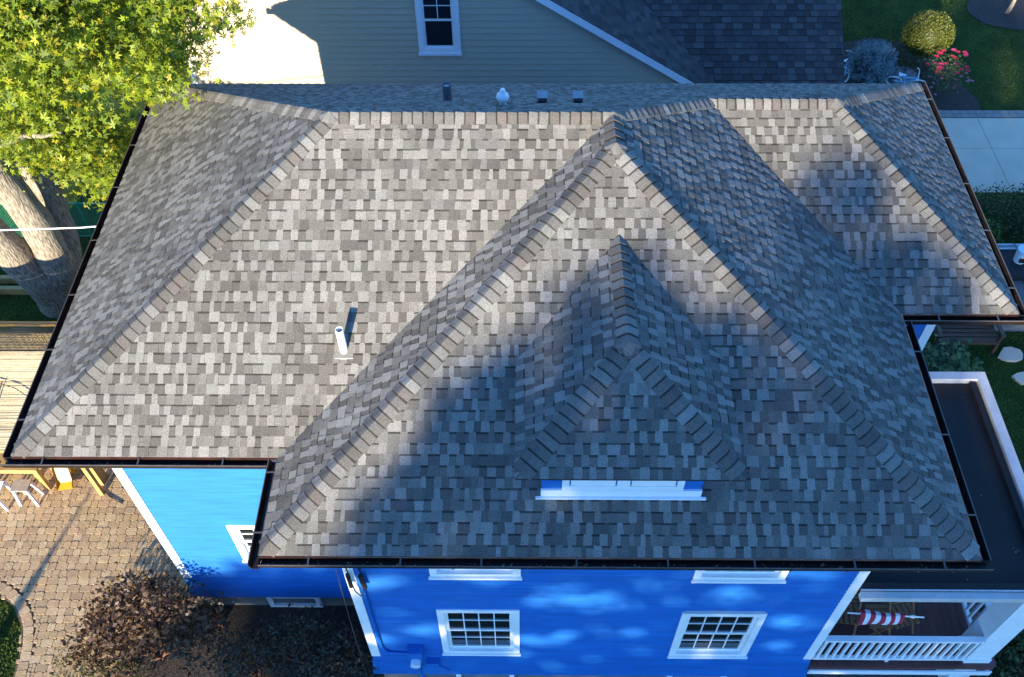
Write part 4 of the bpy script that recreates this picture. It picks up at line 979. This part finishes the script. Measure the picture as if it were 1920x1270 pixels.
# boulder
bd = MB(); bd.lathe([(0, -.1), (.42, -.05), (.46, .1), (.36, .28), (.2, .36), (0, .38)], (11.72, 9.62, 0), 16); o = bd.build('boulder', 'boulder', smooth=True)
for v in o.data.vertices:
    k = math.sin(v.co.x*9)*.04+math.cos(v.co.y*11)*.04; v.co.x += k; v.co.z += k*.6; v.co.y -= k*.5
tag(o, 'rounded grey boulder between the blue spruce and the rose bush', 'boulder')
bd = MB(); bd.lathe([(0, -.1), (.16, -.05), (.18, .06), (.1, .18), (0, .2)], (10.42, 10.0, .25), 10)
def bicycle(c, rz, lean, lab, s=.8):
    bk = thing('bicycle', lab, 'bicycle', c, 'pale blue bicycles in the flower bed'); c = Vector(c)
    Mx = Matrix.Rotation(rz, 3, 'Z') @ Matrix.Rotation(lean, 3, 'X')
    def T(x, z, y=0): return c + Mx @ Vector((x*s, y*s, z*s))
    def ring(x, r, w, nm, mt):
        m = MB(); pts = [T(x+r*math.cos(t*math.pi/10), .3+r*math.sin(t*math.pi/10)) for t in range(21)]; m.tube(pts, w*s, 6, cap=False); return m.build(nm, mt, bk)
    for x in (-.45, .45):
        w_ = ring(x, .28, .028, 'wheel', 'tyre_white')
        m = MB()
        for k in range(8): t = k*math.pi/4; m.beam(T(x, .3), T(x+.27*math.cos(t), .3+.27*math.sin(t)), .005)
        m.build('spokes', 'steel', w_)
    m = MB()
    for a, b in (((-.45, .3), (-.05, .28)), ((-.45, .3), (-.2, .68)), ((-.2, .68), (-.05, .28)), ((-.05, .28), (.32, .62)), ((-.18, .62), (.32, .70)), ((.32, .62), (.45, .3)), ((.30, .86), (.33, .6)), ((-.2, .68), (-.22, .78))): m.tube([T(*a), T(*b)], .026*s, 7)
    m.build('frame', 'pale_blue', bk)
    m = MB(); m.poly([T(-.38, .80, -.08), T(-.1, .80, -.02), T(-.1, .80, .02), T(-.38, .80, .08)]); m.poly([T(-.38, .76, -.08), T(-.1, .77, -.02), T(-.1, .80, -.02), T(-.38, .80, -.08)]); m.poly([T(-.38, .76, .08), T(-.38, .80, .08), T(-.1, .80, .02), T(-.1, .77, .02)]); m.build('saddle', 'bucket_white', bk)
    m = MB(); m.tube([T(.2, .98, -.26), T(.30, .96, -.2), T(.31, .88, 0), T(.30, .96, .2), T(.2, .98, .26)], .018*s, 7); m.build('handlebar', 'tyre_white', bk)
    m = MB(); m.tube([T(-.05, .28, -.12), T(-.05, .28, .12)], .02*s, 6); m.tube([T(.0, .2, .12), T(-.05, .28, .12)], .015*s, 6); m.build('crank', 'steel', bk)
bicycle((10.28, 9.78, .0), .75, -.5, 'pale blue bicycle with white tyres leaning left of the blue spruce')
bicycle((11.75, 9.32, .0), -.25, .45, 'pale blue bicycle with white handlebar at the boulder by the roses')
# hedge
hd = shrub('hedge', 'dense green hedge between the concrete driveway and the side stoop', 'hedge', (13.2, 3.4, 0), [((12.6, 3.0, .5), (.9, .85, .6)), ((13.6, 3.1, .55), (.9, .85, .65)), ((11.6, 3.0, .5), (.8, .8, .55)), ((14.6, 3.1, .55), (.8, .8, .6))], 700, .06, [(.045, .062, .016), (.075, .09, .022), (.11, .12, .026)], (.5, .35, .15), stem=False)
shrub('lime_shrub', 'bright lime green seedling at the foot of the hedge', 'shrub', (11.95, 2.3, 0), [((11.95, 2.3, .5), (.2, .2, .4))], 900, .09, [(.13, .20, .02), (.10, .16, .02)], stem=False)
# side stoop with roof, bucket
st = thing('side_stoop', 'low black roofed stoop with white gutter at the right edge', 'stoop', (12, 0, 0))
SZ = 1.0
m = MB(); m.box(11.0, .40, SZ-.2, 15, 1.30, SZ); m.build('roof_panel', 'membrane', st)
m = MB(); m.box(11.0, 1.302, SZ-.1, 15, 1.33, SZ+.03); m.box(11.0, 1.44, SZ-.1, 15, 1.47, SZ+.03); m.box(11.0, 1.331, SZ-.1, 15, 1.439, SZ-.07); go = m.build('gutter', 'aluminium', st)
for x in (11.3, 11.75, 12.2, 12.65): m = MB(); m.box(x, 1.30, SZ+.031, x+.03, 1.47, SZ+.04); m.build('hanger', 'strap', go)
for x in (11.1, 11.62, 12.14, 12.66): m = MB(); m.box(x, -.55, SZ-.32, x+.5, .38, SZ-.14); m.build('step_panel', 'brown_metal', st)
m = MB(); m.box(11.05, -.5, -.05, 14.9, 1.25, SZ-.33); m.build('base', 'foundation', st)
bk = thing('paint_bucket', 'white plastic bucket with pale lid on the black stoop roof', 'bucket', (12.15, .92, SZ))
m = MB(); m.lathe([(.0, 0), (.135, 0), (.155, .34), (.155, .36)], (12.15, .92, SZ+.002), 20); m.build('body', 'pvc', bk, smooth=False)
m = MB(); m.lathe([(.165, .34), (.168, .385), (.14, .39), (.0, .385)], (12.15, .92, SZ), 20); m.build('lid', 'bucket_white', bk)
m = MB(); m.box(12.06, .755, SZ+.08, 12.22, .775, SZ+.22); m.build('print', 'copper', bk)
# bench, hydrangea, stones
bn = thing('garden_bench', 'dark red brown slatted wooden bench on the shaded lawn', 'bench', (10.8, -.9, 0))
bx0, bx1, by = 9.75, 11.25, -.95
for k in range(4): m = MB(); m.box(bx0, by-.22+k*.13, .42, bx1, by-.12+k*.13, .45); m.build('seat_slat', 'brown_wood', bn)
for k in range(13): m = MB(); xx = bx0+.06+k*.11; m.beam((xx, by+.36, .5), (xx, by+.46, .92), .05, .02); m.build('back_slat', 'brown_wood', bn)
m = MB(); m.beam((bx0, by+.46, .95), (bx1, by+.46, .95), .05, .08); m.build('back_rail', 'brown_wood', bn)
m = MB(); m.beam((bx0, by+.35, .48), (bx1, by+.35, .48), .05, .06); m.build('back_rail', 'brown_wood', bn)
m = MB(); m.beam((bx0, by-.24, .38), (bx1, by-.24, .38), .03, .09); m.build('front_rail', 'brown_wood', bn)
for x in (bx0+.02, bx1-.02):
    m = MB(); m.box(x-.035, by-.26, 0, x+.035, by-.19, .66); m.build('leg', 'brown_wood', bn)
    m = MB(); m.beam((x, by+.34, 0), (x, by+.48, .98), .07); m.build('leg', 'brown_wood', bn)
    m = MB(); m.box(x-.045, by-.30, .661, x+.045, by+.40, .70); m.build('armrest', 'brown_wood', bn)
shrub('hydrangea', 'leafy green shrub between the porch roof and the garden bench', 'shrub', (9.6, -2.0, 0), [((9.55, -2.0, .65), (.55, .5, .5)), ((9.25, -2.4, .6), (.4, .4, .5)), ((9.95, -2.3, .5), (.4, .35, .4))], 800, .14, [(.06, .11, .03), (.09, .15, .035), (.04, .075, .022), (.16, .19, .05)], (.4, .3, .22, .08), per=7, rad=.13, bias=(0, -.2, 1), tmpl=tmpl_leaf(.6), spread=.6)
for (x, y, s_, lab) in ((11.66, -1.25, .33, 'pale flat stone on the lawn nearer the bench'), (11.75, -1.95, .28, 'pale flat stone on the lawn at the right edge')):
    pl = [(x+s_*math.cos(t*.7)*random.uniform(.7, 1.1), y+s_*.7*math.sin(t*.7)*random.uniform(.7, 1.1)) for t in range(9)]
    m = MB(); m.prism(pl, -.05, .05); tag(m.build('flat_stone', 'concrete'), lab, 'stone', 'pale stones on the shaded lawn')
shrub('leafy_plant', 'broad leaved green plants at the lower right corner by the porch', 'plant', (9.3, -8.3, 0), [((9.2, -8.5, .35), (.7, .6, .35)), ((9.9, -7.9, .35), (.6, .7, .35)), ((8.9, -9.2, .3), (.6, .5, .3))], 900, .10, [(.045, .07, .02), (.06, .085, .022), (.10, .10, .03), (.09, .035, .03)], (.45, .3, .15, .1), stem=False)
sheet('planting_bed', [(8.32, -12), (11.5, -12), (11.5, -6.2), (8.32, -6.2)], .012, 'mulch')
sheet('planting_bed', [(wx1+.1, -4.9), (10.4, -3.4), (10.3, -1.7), (9.2, -1.2), (wx1+.1, -1.2)], .010, 'mulch')

# grass blades on the lawns in view
def lawn(poly, n, excl=(), cols=((.06, .095, .018), (.085, .12, .022), (.04, .07, .014))):
    xs = [p[0] for p in poly]; ys = [p[1] for p in poly]; pts = []
    while len(pts) < n:
        x = random.uniform(min(xs), max(xs)); y = random.uniform(min(ys), max(ys))
        if inpoly(x, y, poly) and not any(inpoly(x, y, e) for e in excl): pts.append((x, y, -.02))
    return pts
Pg = np.array(lawn([(-17, -1.9), (-8, -1.9), (-8, 4.4), (-17, 4.4)], 26000) + lawn([(-10.6, -7.4), (-9.8, -8.2), (-9.65, -9.6), (-11, -9.6)], 5000)
              + lawn([(8.4, 8.1), (19, 8.1), (20, 17), (8.4, 17)], 34000, (bedp, cir)) + lawn([(8.3, -5), (13, -5), (13, -.2), (9, -.2)], 14000))
gr = leaves('grass', Pg, .07, (0, -1.0, .35), palette([(.06, .095, .018), (.085, .12, .022), (.04, .07, .014)]), 'grass', None, tmpl_leaf(.22), .9, kind='stuff')
gr['label'] = 'short mown green lawn grass'

# unseen closed parasol, added towards the sun to cast the patio's long shadow
pa_ = thing('added_parasol', 'unseen closed parasol added on the lawn to cast a long patio shadow', 'parasol', (-12.35, -16.1, 0))
m = MB(); m.tube([(-12.35, -16.1, 0), (-12.35, -16.1, 2.72)], .028, 8); m.build('pole', 'pine_wood', pa_)
m = MB(); m.lathe([(.03, 1.05), (.10, 1.15), (.13, 1.6), (.10, 2.1), (.04, 2.36), (.0, 2.4)], (-12.35, -16.1, 0), 12); m.build('canopy', 'reed', pa_)
m = MB(); m.lathe([(0, 0), (.28, 0), (.28, .08), (.05, .12), (0, .12)], (-12.35, -16.1, 0), 16); m.build('base', 'foundation', pa_)
# fallen leaves and grit on the porch membrane and in the gutters
lt = [(random.uniform(PX0+.2, PX1-.4), random.uniform(PY0+.3, PY1-.3), PZ-.124) for _ in range(60)]
for _ in range(160):
    x = random.uniform(xw1, xw2); lt.append((x, yF0-random.uniform(.03, .10), Z-.118))
for _ in range(60):
    x = random.uniform(xL, xw1-.2); lt.append((x, yF1-random.uniform(.03, .10), Z-.118))
lo = leaves('leaf_litter', np.array(lt), .035, (0, 0, 1.0), palette([(.25, .17, .07), (.16, .11, .05), (.35, .30, .2)]), 'leaf', None, tmpl_leaf(.7), .35, kind='stuff')
lo['label'] = 'scattered dry leaf bits on the black porch roof and in the gutters'
